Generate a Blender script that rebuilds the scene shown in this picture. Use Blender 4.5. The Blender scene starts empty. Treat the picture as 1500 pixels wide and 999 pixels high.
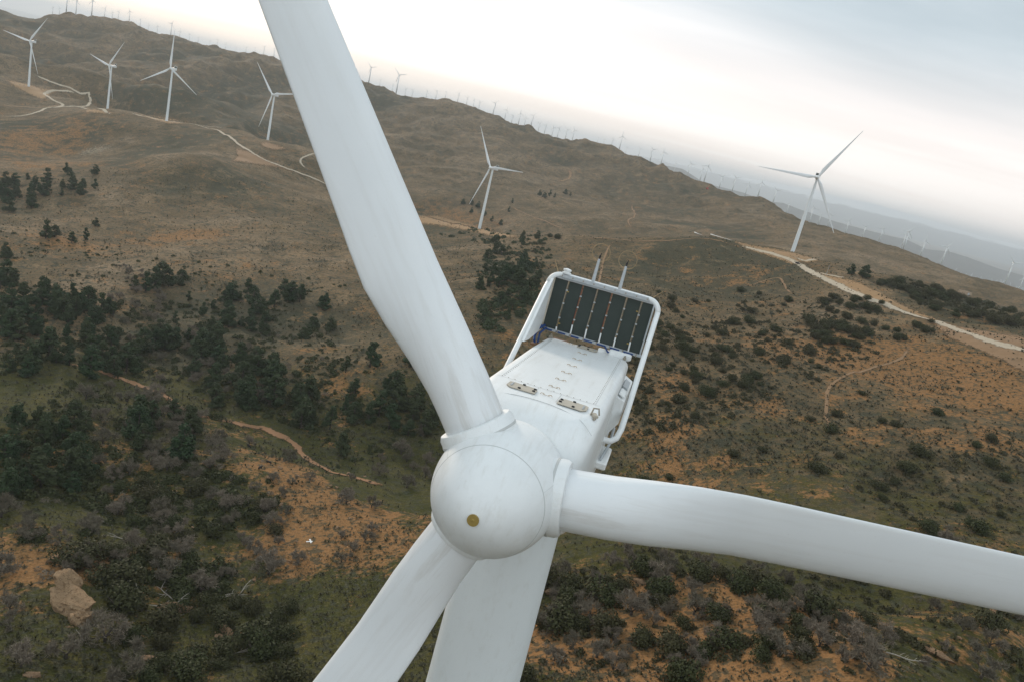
import bpy, math, random
import numpy as np
from math import radians, sin, cos, pi, hypot, sqrt, atan2, degrees
from mathutils import Vector, Matrix

rng = random.Random(7)
nr = np.random.RandomState(11)
scene = bpy.context.scene
COL = scene.collection

# ------------------------------------------------------------------ camera model
CAM_Z = 95.0
FOC = 1140.0          # focal length in photo pixels (photo 1500 wide)
ROLL, PITCH = radians(13.9), radians(15.1)
CX, CY = 750.0, 499.5
F_ = np.array([0, cos(PITCH), -sin(PITCH)]); R0 = np.array([1., 0, 0]); U0 = np.array([0, sin(PITCH), cos(PITCH)])
RI = cos(ROLL) * R0 + sin(ROLL) * U0
UI = -sin(ROLL) * R0 + cos(ROLL) * U0

def ray(px, py):
    v = F_ + RI * (px - CX) / FOC - UI * (py - CY) / FOC
    return v / np.linalg.norm(v)

def az_slope(px, py):
    r = ray(px, py)
    return atan2(r[0], r[1]), r[2] / hypot(r[0], r[1])

cam_d = bpy.data.cameras.new("camera"); cam = bpy.data.objects.new("camera", cam_d); COL.objects.link(cam)
cam_d.sensor_width = 36.0; cam_d.lens = 36.0 * FOC / 1500.0
cam_d.clip_start = 0.2; cam_d.clip_end = 120000
m = Matrix((RI.tolist(), UI.tolist(), (-F_).tolist())).transposed().to_4x4(); m.translation = (0, 0, CAM_Z)
cam.matrix_world = m
scene.camera = cam

# ------------------------------------------------------------------ helpers
def tag(o, label=None, cat=None, group=None, kind=None):
    if label: o['label'] = label
    if cat: o['category'] = cat
    if group: o['group'] = group
    if kind: o['kind'] = kind
    return o

def empty(name, loc, rz=0.0):
    o = bpy.data.objects.new(name, None); COL.objects.link(o)
    o.location = loc; o.rotation_euler = (0, 0, rz); o.empty_display_size = 0.5
    return o

def link_mesh(name, me, parent=None, mat=None):
    if mat is not None and not me.materials: me.materials.append(mat)
    o = bpy.data.objects.new(name, me); COL.objects.link(o)
    if parent is not None: o.parent = parent
    return o

def np_mesh(name, V, Fc, mat=None, smooth=False, mats=None, midx=None):
    """V (n,3), Fc (m,k) arrays -> mesh"""
    me = bpy.data.meshes.new(name)
    V = np.asarray(V, np.float32); Fc = np.asarray(Fc, np.int32)
    k = Fc.shape[1]
    me.vertices.add(len(V)); me.vertices.foreach_set('co', V.ravel())
    me.loops.add(Fc.size); me.loops.foreach_set('vertex_index', Fc.ravel())
    me.polygons.add(len(Fc)); me.polygons.foreach_set('loop_start', np.arange(0, Fc.size, k, dtype=np.int32))
    me.polygons.foreach_set('use_smooth', np.full(len(Fc), smooth))
    if mat: me.materials.append(mat)
    me.update(calc_edges=True)
    return me

class MB:
    def __init__(s): s.v = []; s.f = []; s.m = []; s.sm = []
    def add(s, V, Fs, mi=0, smooth=False):
        b = len(s.v); s.v += [tuple(map(float, p)) for p in V]
        for f in Fs: s.f.append(tuple(b + i for i in f)); s.m.append(mi); s.sm.append(smooth)
    def box(s, c, size, rot=None, mi=0, bev=0.0):
        hx, hy, hz = [q / 2 for q in size]
        if bev > 0:
            b = min(bev, hx * .9, hy * .9, hz * .9)
            V = []
            for z, ins in ((-hz, b), (-hz + b, 0), (hz - b, 0), (hz, b)):
                ax, ay = hx - ins, hy - ins
                cb = b if ins == 0 else b * .4
                V += [(ax - cb, -ay, z), (ax, -ay + cb, z), (ax, ay - cb, z), (ax - cb, ay, z), (-ax + cb, ay, z), (-ax, ay - cb, z), (-ax, -ay + cb, z), (-ax + cb, -ay, z)]
            Fs = [tuple(range(7, -1, -1)), tuple(range(24, 32))]
            for r in range(3):
                for i in range(8):
                    j = (i + 1) % 8; Fs.append((r * 8 + i, r * 8 + j, r * 8 + 8 + j, r * 8 + 8 + i))
        else:
            V = [(x, y, z) for z in (-hz, hz) for x, y in ((-hx, -hy), (hx, -hy), (hx, hy), (-hx, hy))]
            Fs = [(3, 2, 1, 0), (4, 5, 6, 7), (0, 1, 5, 4), (1, 2, 6, 5), (2, 3, 7, 6), (3, 0, 4, 7)]
        R = rot if rot is not None else Matrix.Identity(3)
        V = [Vector(c) + R @ Vector(p) for p in V]
        s.add(V, Fs, mi)
    def tube(s, pts, rad, n=8, mi=0, cap=True, closed=False, smooth=True):
        pts = [Vector(p) for p in pts]; N = len(pts)
        rs = rad if isinstance(rad, (list, tuple)) else [rad] * N
        V = []; up = None
        for i, p in enumerate(pts):
            if closed: t = pts[(i + 1) % N] - pts[i - 1]
            else: t = pts[min(i + 1, N - 1)] - pts[max(i - 1, 0)]
            t.normalize()
            if up is None:
                up = Vector((0, 0, 1)) if abs(t.z) < .9 else Vector((1, 0, 0))
            up = up - t * up.dot(t)
            if up.length < 1e-5: up = t.orthogonal()
            up.normalize(); sd = t.cross(up)
            for k in range(n):
                a = 2 * pi * k / n
                V.append(p + (up * cos(a) + sd * sin(a)) * rs[i])
        Fs = []
        for i in range(N if closed else N - 1):
            j = (i + 1) % N
            for k in range(n):
                l = (k + 1) % n
                Fs.append((i * n + k, i * n + l, j * n + l, j * n + k))
        s.add(V, Fs, mi, smooth)
        if cap and not closed:
            b = len(s.v) - len(V)
            s.f.append(tuple(b + k for k in range(n - 1, -1, -1))); s.m.append(mi); s.sm.append(False)
            s.f.append(tuple(b + (N - 1) * n + k for k in range(n))); s.m.append(mi); s.sm.append(False)
    def rings(s, R, mi=0, smooth=True, cap0=False, cap1=False):
        """list of equal-length closed rings"""
        n = len(R[0]); V = [p for r in R for p in r]; Fs = []
        for i in range(len(R) - 1):
            for k in range(n):
                l = (k + 1) % n
                Fs.append((i * n + k, i * n + l, (i + 1) * n + l, (i + 1) * n + k))
        s.add(V, Fs, mi, smooth)
        b = len(s.v) - len(V)
        if cap0: s.f.append(tuple(b + k for k in range(n - 1, -1, -1))); s.m.append(mi); s.sm.append(False)
        if cap1: s.f.append(tuple(b + (len(R) - 1) * n + k for k in range(n))); s.m.append(mi); s.sm.append(False)
    def lathe(s, prof, n=64, mi=0, axis='y', smooth=True):
        """prof: list of (r, t) along axis"""
        R = []
        for r, t in prof:
            r = max(r, 1e-3)
            if axis == 'y': R.append([(r * cos(2 * pi * k / n), t, r * sin(2 * pi * k / n)) for k in range(n)])
            else: R.append([(r * cos(2 * pi * k / n), r * sin(2 * pi * k / n), t) for k in range(n)])
        s.rings(R, mi, smooth, True, True)
    def mesh(s, name, mats):
        me = bpy.data.meshes.new(name); me.from_pydata(s.v, [], s.f)
        for mt in (mats if isinstance(mats, (list, tuple)) else [mats]): me.materials.append(mt)
        me.polygons.foreach_set('material_index', s.m); me.polygons.foreach_set('use_smooth', s.sm)
        me.validate(); me.update(); return me
    def build(s, name, mats, parent=None, sharp=40):
        me = s.mesh(name, mats)
        try: me.set_sharp_from_angle(angle=radians(sharp))
        except Exception: pass
        return link_mesh(name, me, parent)

def copy_tree(o, parent=None):
    c = o.copy(); COL.objects.link(c)
    if parent is not None: c.parent = parent
    for ch in list(o.children): copy_tree(ch, c)
    return c

# ------------------------------------------------------------------ materials
class N:
    def __init__(s, name):
        s.mat = bpy.data.materials.new(name); s.mat.use_nodes = True
        s.t = s.mat.node_tree; s.n = s.t.nodes; s.l = s.t.links
        s.bsdf = s.n['Principled BSDF']; s.out = s.n['Material Output']
    def node(s, typ, **kw):
        q = s.n.new(typ)
        for k, v in kw.items():
            if k in q.inputs.keys() if isinstance(k, str) else False: q.inputs[k].default_value = v
            else: setattr(q, k, v)
        return q
    def link(s, a, b): s.l.new(a, b)
    def noise(s, scale, detail=4, rough=.55, vec=None, dist=0.0):
        q = s.n.new('ShaderNodeTexNoise'); q.inputs['Scale'].default_value = scale; q.inputs['Detail'].default_value = detail
        q.inputs['Roughness'].default_value = rough; q.inputs['Distortion'].default_value = dist
        if vec is not None: s.link(vec, q.inputs['Vector'])
        return q.outputs['Fac']
    def ramp(s, fac, stops, interp='LINEAR'):
        q = s.n.new('ShaderNodeValToRGB'); q.color_ramp.interpolation = interp
        e = q.color_ramp.elements
        while len(e) < len(stops): e.new(0.5)
        for i, (p, c) in enumerate(stops):
            e[i].position = p; e[i].color = (*c, 1) if not isinstance(c, (int, float)) else (c, c, c, 1)
        s.link(fac, q.inputs['Fac']); return q.outputs['Color']
    def mix(s, fac, a, b, mode='MIX'):
        q = s.n.new('ShaderNodeMix'); q.data_type = 'RGBA'; q.blend_type = mode
        for k, v in ((0, fac), (6, a), (7, b)):
            sock = q.inputs[k]
            if isinstance(v, bpy.types.NodeSocket): s.link(v, sock)
            elif isinstance(v, (int, float)): sock.default_value = v if k == 0 else (v, v, v, 1)
            else: sock.default_value = (*v, 1)
        return q.outputs[2]
    def math(s, op, a, b=0.0, clamp=False):
        q = s.n.new('ShaderNodeMath'); q.operation = op; q.use_clamp = clamp
        for i, v in enumerate((a, b)):
            if isinstance(v, bpy.types.NodeSocket): s.link(v, q.inputs[i])
            else: q.inputs[i].default_value = v
        return q.outputs[0]
    def pos(s): return s.n.new('ShaderNodeNewGeometry').outputs['Position']
    def obj(s): return s.n.new('ShaderNodeTexCoord').outputs['Object']
    def attr(s, name):
        q = s.n.new('ShaderNodeAttribute'); q.attribute_name = name; return q.outputs['Fac']
    def bump(s, h, strength=.3, dist=1.0):
        q = s.n.new('ShaderNodeBump'); q.inputs['Strength'].default_value = strength; q.inputs['Distance'].default_value = dist
        s.link(h, q.inputs['Height']); s.link(q.outputs['Normal'], s.bsdf.inputs['Normal'])
    def fin(s, col, rough=.8, spec=.2, metal=0.0):
        if isinstance(col, bpy.types.NodeSocket): s.link(col, s.bsdf.inputs['Base Color'])
        else: s.bsdf.inputs['Base Color'].default_value = (*col, 1)
        if isinstance(rough, bpy.types.NodeSocket): s.link(rough, s.bsdf.inputs['Roughness'])
        else: s.bsdf.inputs['Roughness'].default_value = rough
        s.bsdf.inputs['Specular IOR Level'].default_value = spec
        s.bsdf.inputs['Metallic'].default_value = metal
        return s.mat

def white_paint(name, base, scale=1.0, streak=.06):
    n = N(name); o = n.obj()
    a = n.noise(1.1 * scale, 5, .6, o); b = n.noise(9 * scale, 3, .6, o)
    c = n.mix(n.ramp(a, [(.35, 0), (.75, streak * 6)]), base, tuple(q * .86 for q in base))
    mp = n.n.new('ShaderNodeMapping'); mp.inputs['Scale'].default_value = (3.0, .22, 1.2); n.link(o, mp.inputs[0])
    c = n.mix(n.ramp(n.noise(1.4, 6, .65, mp.outputs[0]), [(.52, 0), (.74, streak * 4)]), c, tuple(q * r for q, r in zip(base, (.66, .62, .55))))
    c = n.mix(n.ramp(b, [(.62, 0), (.8, streak * 5)]), c, tuple(q * r for q, r in zip(base, (.82, .79, .74))))
    r = n.ramp(a, [(.3, .30), (.7, .48)])
    return n.fin(c, r, .45)

def plain(name, base, rough=.6, var=.2, scale=3.0, metal=0.0, spec=.3):
    n = N(name); o = n.obj()
    c = n.mix(n.noise(scale, 4, .6, o), tuple(q * (1 - var) for q in base), tuple(q * (1 + var) for q in base))
    return n.fin(c, rough, spec, metal)

M_WHITE = white_paint("white_gelcoat", (.80, .82, .82), 1.3, .085)
def blade_paint():
    n = N("blade_gelcoat"); o = n.obj(); mp = n.n.new('ShaderNodeMapping'); mp.inputs['Scale'].default_value = (2.2, 2.2, .16); n.link(o, mp.inputs[0])
    st = n.noise(1.6, 6, .62, mp.outputs[0]); sx = n.n.new('ShaderNodeSeparateXYZ'); n.link(o, sx.inputs[0])
    root = n.ramp(n.math('MULTIPLY', sx.outputs['Z'], .1), [(.14, .75), (.45, .22), (1, .15)])
    c = n.mix(n.math('MULTIPLY', n.ramp(st, [(.50, 0), (.72, 1)]), root), (.79, .81, .82), (.50, .47, .42))
    c = n.mix(n.ramp(n.noise(14, 3, .6, o), [(.66, 0), (.76, .22)]), c, (.45, .42, .37))
    c = n.mix(n.ramp(n.noise(.35, 4, .6, o), [(.4, 0), (.7, .35)]), c, (.70, .73, .75))
    return n.fin(c, n.ramp(st, [(.3, .30), (.7, .50)]), .45)
M_BLADE = blade_paint()
M_TOWER = white_paint("tower_paint", (.74, .78, .79), .3, .05)
M_SEAM = plain("panel_seam", (.52, .53, .52), .7, .1)
M_BOLT = plain("bolt_heads", (.30, .27, .22), .6, .3)
M_HATCH = plain("worn_tan_hatch", (.46, .42, .35), .65, .18, 4)
M_DARK = plain("dark_rubber", (.02, .02, .022), .6)
M_EYE = plain("tan_lifting_eye", (.38, .27, .15), .6, .3)
M_GALV = plain("galvanised_steel", (.42, .45, .47), .45, .18, 6, .35)
M_BLUE = plain("blue_hose", (.015, .05, .17), .5)
M_BRONZE = plain("brass_nose_cap", (.36, .26, .08), .45, .2, 8, .3)
M_RED = plain("red_pipe", (.22, .06, .04), .6)
M_RUST = plain("brown_tray", (.16, .09, .05), .8, .4)
def radiator_mat():
    n = N("radiator_fins"); o = n.obj()
    w = n.n.new('ShaderNodeTexWave'); w.wave_type = 'BANDS'; w.bands_direction = 'X'; w.inputs['Scale'].default_value = 22; n.link(o, w.inputs['Vector'])
    c = n.mix(n.noise(2, 5, .6, o), (.036, .048, .043), (.056, .070, .062))
    c = n.mix(n.math('MULTIPLY', w.outputs['Fac'], .35), c, (.024, .032, .029))
    n.bump(w.outputs['Fac'], .4, .02)
    return n.fin(c, .55, .3)
M_RAD = radiator_mat()

def ground_mat():
    n = N("hill_ground"); p = n.pos()
    g, so, pale, crest = n.attr('grass'), n.attr('soil'), n.attr('pale'), n.attr('crest')
    big = n.noise(.012, 6, .6, p); mid = n.noise(.07, 6, .62, p); fine = n.noise(.55, 6, .68, p); dots = n.noise(.30, 3, .75, p)
    dry = n.mix(n.ramp(big, [(.3, 0), (.7, 1)]), (.160, .106, .053), (.245, .160, .084))
    dry = n.mix(n.ramp(mid, [(.40, 0), (.68, .75)]), dry, (.098, .080, .048))
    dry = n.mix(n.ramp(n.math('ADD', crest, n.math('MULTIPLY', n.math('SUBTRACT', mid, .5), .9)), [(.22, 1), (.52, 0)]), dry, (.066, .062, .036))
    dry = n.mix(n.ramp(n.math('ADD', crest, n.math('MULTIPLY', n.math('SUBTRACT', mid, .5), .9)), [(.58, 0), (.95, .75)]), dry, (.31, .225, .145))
    mot = n.noise(.030, 9, .72, p, .6); mo2 = n.noise(.0105, 7, .66, p, .8)
    dry = n.mix(n.ramp(mot, [(.40, .72), (.50, 0)]), dry, (.082, .062, .034))
    dry = n.mix(n.ramp(mot, [(.53, 0), (.64, .65)]), dry, (.30, .20, .112))
    dry = n.mix(n.ramp(mo2, [(.38, .5), (.50, 0)]), dry, (.098, .074, .040))
    shr = n.noise(.11, 4, .6, p)
    dry = n.mix(n.ramp(shr, [(.57, 0), (.63, .8)]), dry, (.045, .050, .034))
    grass = n.mix(n.ramp(mid, [(.35, 0), (.7, 1)]), (.050, .054, .013), (.105, .088, .025))
    grass = n.mix(n.ramp(fine, [(.4, 0), (.75, .8)]), grass, (.026, .030, .012))
    # weights are broken up with noise so that zones have ragged borders
    gw = n.ramp(n.math('ADD', g, n.math('MULTIPLY', n.math('SUBTRACT', mid, .5), 1.5)), [(.35, 0), (.65, 1)])
    c = n.mix(gw, dry, grass)
    sw = n.ramp(n.math('ADD', n.math('ADD', so, n.math('MULTIPLY', n.math('SUBTRACT', mid, .5), 1.9)), n.math('MULTIPLY', n.math('SUBTRACT', fine, .5), 1.3)), [(.50, 0), (.72, 1)])
    soil = n.mix(fine, (.20, .098, .037), (.36, .195, .082))
    c = n.mix(sw, c, soil)
    pw = n.ramp(n.math('ADD', pale, n.math('MULTIPLY', n.math('SUBTRACT', dots, .5), 2.0)), [(.5, 0), (.75, 1)])
    c = n.mix(pw, c, (.30, .24, .165))
    # low scrub: dark speckle on the open slopes
    sp = n.noise(.42, 2, .5, p)
    c = n.mix(n.ramp(sp, [(.545, 0), (.60, .75)]), c, (.058, .060, .040))
    sp2 = n.noise(.16, 2, .5, p)
    c = n.mix(n.ramp(sp2, [(.60, 0), (.66, .45)]), c, (.050, .056, .036))
    gr = n.noise(1.7, 3, .7, p)
    c = n.mix(n.ramp(gr, [(.36, .55), (.5, 0)]), c, (.045, .042, .028))
    c = n.mix(n.ramp(gr, [(.56, 0), (.72, .45)]), c, (.26, .215, .145))
    h = n.math('ADD', n.math('MULTIPLY', fine, 1.0), n.math('MULTIPLY', dots, 1.4))
    n.bump(h, .55, 1.6)
    return n.fin(c, .95, .05)
M_GROUND = ground_mat()

def dirt_mat(name, a, b, rock=False, scale=.5):
    n = N(name); p = n.pos()
    f = n.noise(scale, 6, .65, p); q = n.noise(scale * .12, 4, .6, p)
    c = n.mix(f, a, b); c = n.mix(n.ramp(q, [(.4, 0), (.7, .5)]), c, tuple(v * .72 for v in b))
    if rock:
        pit = n.noise(scale * 1.1, 8, .72, p, 1.2)
        c = n.mix(n.ramp(pit, [(.36, .85), (.47, 0)]), c, (.095, .058, .034)); c = n.mix(n.ramp(pit, [(.56, 0), (.70, .5)]), c, (.50, .40, .29))
        f = n.math('ADD', f, n.math('MULTIPLY', pit, 1.5))
    n.bump(f, .9 if rock else .3, .6)
    m_ = n.fin(c, .92, .1)
    if not rock:     # gravel thins out raggedly towards the verge
        e = n.attr('edge'); k = n.ramp(n.math('ADD', e, n.math('MULTIPLY', n.math('SUBTRACT', n.noise(.35, 5, .7, p), .5), 1.9)), [(.30, 0), (.62, 1)])
        tr = n.n.new('ShaderNodeBsdfTransparent'); mx = n.n.new('ShaderNodeMixShader')
        n.link(k, mx.inputs[0]); n.link(tr.outputs[0], mx.inputs[1]); n.link(n.bsdf.outputs[0], mx.inputs[2]); n.link(mx.outputs[0], n.out.inputs['Surface'])
    return m_
def edge_attr(me, vals):
    at = me.attributes.new('edge', 'FLOAT', 'POINT'); at.data.foreach_set('value', np.asarray(vals, np.float32))
M_ROAD = dirt_mat("pale_gravel_road", (.40, .325, .235), (.53, .45, .34))
M_PAD = dirt_mat("orange_graded_dirt", (.25, .150, .072), (.38, .245, .13), scale=.25)
M_TRAIL = dirt_mat("orange_trail", (.22, .132, .070), (.31, .20, .115))
M_WASH = dirt_mat("orange_sand_wash", (.22, .115, .058), (.33, .19, .105))
M_ROCK = dirt_mat("sandstone", (.25, .145, .075), (.42, .28, .175), True, 1.4)
M_PALEROCK = dirt_mat("pale_sandstone", (.27, .165, .088), (.47, .32, .19), True, 1.3)

def leaf_mat(name, a, b, c2):
    n = N(name); o = n.obj()
    oi = n.n.new('ShaderNodeObjectInfo')
    c = n.mix(n.noise(.7, 4, .6, o), a, b)
    c = n.mix(n.math('MULTIPLY', oi.outputs['Random'], .75), c, c2)
    return n.fin(c, .75, .15)
M_CONIFER = leaf_mat("conifer_foliage", (.020, .040, .018), (.050, .078, .034), (.060, .066, .030))
M_BUSH = leaf_mat("bush_foliage", (.028, .038, .014), (.064, .070, .026), (.060, .050, .024))
M_TWIG = leaf_mat("bare_twigs", (.135, .108, .082), (.25, .205, .155), (.10, .090, .062))
M_SCRUB = leaf_mat("scrub_leaves", (.050, .052, .030), (.125, .112, .070), (.09, .08, .05))
M_BARK = plain("bark", (.060, .048, .038), .9, .3)
M_DEADWOOD = plain("bleached_wood", (.36, .32, .27), .85, .2)

# ------------------------------------------------------------------ numpy noise
def _hash(ix, iy, seed):
    h = (ix.astype(np.int64) * 374761393 + iy.astype(np.int64) * 668265263 + seed * 1274126177) & 0xffffffff
    h = ((h ^ (h >> 13)) * 1274126177) & 0xffffffff
    h = h ^ (h >> 16)
    return (h & 0xffff) / 65535.0
def vnoise(x, y, seed=0):
    ix, iy = np.floor(x), np.floor(y); fx, fy = x - ix, y - iy
    fx = fx * fx * fx * (fx * (fx * 6 - 15) + 10); fy = fy * fy * fy * (fy * (fy * 6 - 15) + 10)
    a, b = _hash(ix, iy, seed), _hash(ix + 1, iy, seed); c, d = _hash(ix, iy + 1, seed), _hash(ix + 1, iy + 1, seed)
    return (a + (b - a) * fx) * (1 - fy) + (c + (d - c) * fx) * fy - .5
def fbm(x, y, oct=4, seed=0):
    s = 0; a = 1.0
    for o in range(oct): s = s + a * vnoise(x, y, seed + o * 17); x, y, a = x * 2.03 + 13.7, y * 2.03 - 7.3, a * .5
    return s
def ridged(x, y, oct=3, seed=0):
    s = 0; a = 1.0
    for o in range(oct): s = s + a * (1 - np.abs(vnoise(x, y, seed + o * 31)) * 4); x, y, a = x * 2.1 + 3.1, y * 2.1 + 9.2, a * .5
    return s

# ------------------------------------------------------------------ terrain
# ground observed in the photograph: (px, py, horizontal distance in metres)
SKY = [(0, 17, 3200), (43, 31, 3200), (67, 26, 3200), (110, 27, 3200), (160, 37, 3200), (233, 53, 3150), (333, 75, 3100), (400, 92, 3050), (460, 108, 3000),
       (497, 113, 3000), (543, 125, 2950), (600, 142, 2900), (637, 152, 2900), (677, 162, 2850), (717, 168, 2800), (750, 178, 2800), (800, 197, 2700), (843, 204, 2650),
       (870, 216, 2650), (897, 232, 2600), (950, 239, 2500), (1000, 259, 2450), (1033, 275, 2350), (1067, 287, 2250), (1133, 307, 2150), (1167, 323, 2050), (1200, 332, 1950),
       (1233, 341, 1900), (1283, 358, 1800), (1333, 374, 1750), (1367, 388, 1700), (1400, 404, 1650), (1440, 413, 1650), (1473, 421, 1650), (1500, 431, 1650)]
PTS = [ # ridge with the six turbines
  (42,128,1835),(157,165,1689),(244,178,1451),(391,213,1444),(702,336,1078),(1160,372,900),
  (200,168,1570),(222,174,1500),(130,160,1715),(100,157,1720),(70,159,1650),(30,170,1590),(0,171,1580),(132,148,1800),(90,127,1920),(60,114,1960),(72,140,1790),(30,156,1680),(315,189,1450),(350,190,1470),(366,195,1470),(380,204,1455),(475,226,1330),(440,246,1240),(490,228,1340),
  (0,79,2050),(60,97,2000),(130,105,2000),(200,135,1900),(300,163,1800),(350,185,1650),
  (540,300,1230),(620,318,1140),(760,345,1020),(830,348,930),(900,350,890),(1040,345,880),(1100,360,880),
  (1260,415,745),(1330,447,680),(1400,475,625),(1500,512,560),
  (1270,406,860),(1330,412,850),(1420,438,830),(1500,455,800),
  # front of that ridge
  (0,150,1650),(0,230,1250),(100,230,1330),(200,230,1220),(300,230,1120),(390,260,1150),(460,290,1080),(300,300,960),(200,300,950),(100,300,950),(0,300,960),
  (400,330,860),(500,350,830),(550,380,740),(600,400,690),(620,370,850),(700,390,700),(640,345,1000),(740,420,580),(690,480,490),
  (200,355,790),(350,380,720),(450,385,720),(100,350,780),(0,370,700),
  (0,430,590),(150,420,620),(300,430,605),(450,450,575),(550,480,535),(50,500,490),(200,500,490),(350,520,465),(500,550,430),(600,590,400),(660,560,420),
  # the dry wash and this side of it
  (120,535,440),(250,582,402),(380,625,370),(450,670,336),(510,695,318),(580,720,300),
  (0,545,425),(100,580,375),(0,620,335),(150,640,325),(100,700,285),(250,650,320),(350,680,300),(430,690,298),
  (0,800,232),(200,750,263),(350,750,262),(480,760,252),(100,880,195),(300,900,196),(450,850,212),(550,780,240),(550,900,188),
  (0,960,165),(200,980,165),(400,980,165),(600,980,158),(750,995,135),
  (850,900,168),(1000,900,168),(850,800,212),(950,780,225),(1050,830,200),(1150,880,178),(1250,950,152),(1300,999,142),(1110,990,140),(1000,985,142),
  # the valley right of the spur
  (1300,900,228),(1400,900,228),(1200,830,248),(1100,780,268),(1000,730,302),(900,690,332),(1500,950,206),(1500,850,268),(1500,750,330),(1500,650,400),(1500,580,480),(1400,999,170),
  (1400,750,318),(1300,700,338),(1200,700,322),(1100,650,348),(1000,640,352),(950,560,420),(1000,520,465),(1100,560,430),(1200,600,410),(1300,600,420),(1400,600,440),
  (1400,540,520),(1300,500,560),(1200,480,590),(1100,450,640),(1000,430,660),(900,420,670),(850,480,520),(1000,385,790),(1100,400,760),(1200,430,690),(900,385,780),(800,390,720),
  # far hill face
  (50,80,2600),(100,80,2600),(150,105,2300),(300,130,2350),(420,150,2350),(500,200,2050),(600,250,1850),(620,290,1650),(680,295,1650),(800,250,2150),(900,290,1950),(950,330,1550),(800,325,1500),(740,315,1550),
  (700,230,2100),(560,170,2500),(1000,300,1950),(1100,325,1750),(1180,350,1550),(1230,380,1250),(1250,390,1300),(1300,385,1450),(1380,410,1400),(1450,430,1350),(1500,442,1350),
]
AZ, LD, HH, EE = [], [], [], []
Z0 = -120.0
def addp(az, d, zrel, w=1.0):
    AZ.append(az); LD.append(math.log(d)); HH.append((zrel - Z0) / d); EE.append(w)
for px, py, d in PTS:
    a, s = az_slope(px, py); addp(a, d, s * d)
for px, py, d in SKY:
    a, s = az_slope(px, py); addp(a, d, s * d)
for i, (px, py, d) in enumerate(SKY):
    if i % 2: continue
    a, s = az_slope(px, py)
    addp(a, d * 1.22, s * d - .075 * d, 3); addp(a, d * 1.7, min(s * d, -60) - .13 * d, 3)
# hidden dips behind the near crests
for px, py, d, dz in [(157,165,1850,-85),(244,178,1640,-95),(391,213,1640,-85),(540,300,1400,-60),(702,336,1220,-50),(830,348,1060,-45),(900,350,1050,-60),(1040,345,1050,-75),(1160,372,1050,-75),(1270,406,1000,-75),(1420,438,1000,-70),(1500,455,980,-70),
                      (60,97,2250,-50),(200,135,2100,-50),
                      (950,780,258,-14),(1050,830,232,-14),(1150,880,206,-12),(1250,950,176,-10),(850,800,260,-14)]:
    s = az_slope(px, py); d0 = [p[2] for p in PTS if p[0] == px and p[1] == py][0]
    addp(s[0], d, s[1] * d0 + dz, 2)
# round the foot of the near tower and out of frame
for azd in (-44, -20, 0, 20, 46):
    addp(radians(azd), 12, -95); addp(radians(azd), 40, -96); addp(radians(azd), 85, -99 if azd > -10 else -112)
for azd, d, z in [(-44, 200, -165), (-44, 400, -195), (-44, 800, -190), (-44, 1600, -120), (-44, 3000, -20), (46, 200, -115), (46, 400, -110), (46, 600, -80), (46, 900, -70), (46, 1500, -110), (46, 2500, -220)]:
    addp(radians(azd), d, z, 2)
AZ, LD, HH, EE = map(np.array, (AZ, LD, HH, EE))
def tps(r2): return .5 * r2 * np.log(r2 + 1e-12)
nP = len(AZ)
r2 = (AZ[:, None] - AZ) ** 2 + (LD[:, None] - LD) ** 2
A = np.zeros((nP + 3, nP + 3)); A[:nP, :nP] = tps(r2) + np.diag(1.2e-4 * EE)
Pm = np.stack([np.ones(nP), AZ, LD], 1); A[:nP, nP:] = Pm; A[nP:, :nP] = Pm.T
W = np.linalg.solve(A, np.concatenate([HH, np.zeros(3)]))
def smooth01(t): t = np.clip(t, 0, 1); return t * t * (3 - 2 * t)
def base_h(az, ld):
    out = np.empty(az.size); az = az.ravel(); ld = ld.ravel()
    azc = np.clip(az, radians(-44), radians(46))
    for i in range(0, az.size, 40000):
        a, l = azc[i:i + 40000], ld[i:i + 40000]
        out[i:i + 40000] = tps((a[:, None] - AZ) ** 2 + (l[:, None] - LD) ** 2) @ W[:nP] + W[nP] + W[nP + 1] * a + W[nP + 2] * l
    return out

PLAIN = -480.0
def crest_of(x, y):
    wx, wy = 60 * fbm(x / 260, y / 260, 3, 5), 60 * fbm(x / 260, y / 260, 3, 6)
    return np.clip(.5 + .32 * (ridged((x + wx) / 300, (y + wy) / 300, 4, 41) - .35), -.3, 1.3)
TURB = [((42,128),(46,62)), ((157,165),(162,97)), ((244,178),(250,101)), ((391,213),(400,140)), ((702,336),(720,247)), ((1160,372),(1200,260))]
TPOS = []
for pb, pt in TURB:      # the ground under each turbine of the ridge, from its base and hub in the photograph (84 m apart)
    (a0, s0), (a1, s1) = az_slope(*pb), az_slope(*pt); dd = 84.0 / (s1 - s0)
    x0, y0 = dd * sin(a0), dd * cos(a0); TPOS.append((x0, y0, dd, s0 * dd))
def calm(x, y):
    c = 1.0
    for x0, y0, dd, zt0 in TPOS: c = c * (1 - .93 * np.exp(-((x - x0) ** 2 + (y - y0) ** 2) / (2 * (190. if dd > 1200 else 110.) ** 2)))
    return c
def fold_of(x, y):
    wx, wy = 35 * fbm(x / 130, y / 130, 3, 15), 35 * fbm(x / 130, y / 130, 3, 16)
    return np.clip(.5 + .36 * (ridged((x + wx) / 190, (y + wy) / 240, 3, 141) - .35), -.3, 1.3)
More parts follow.
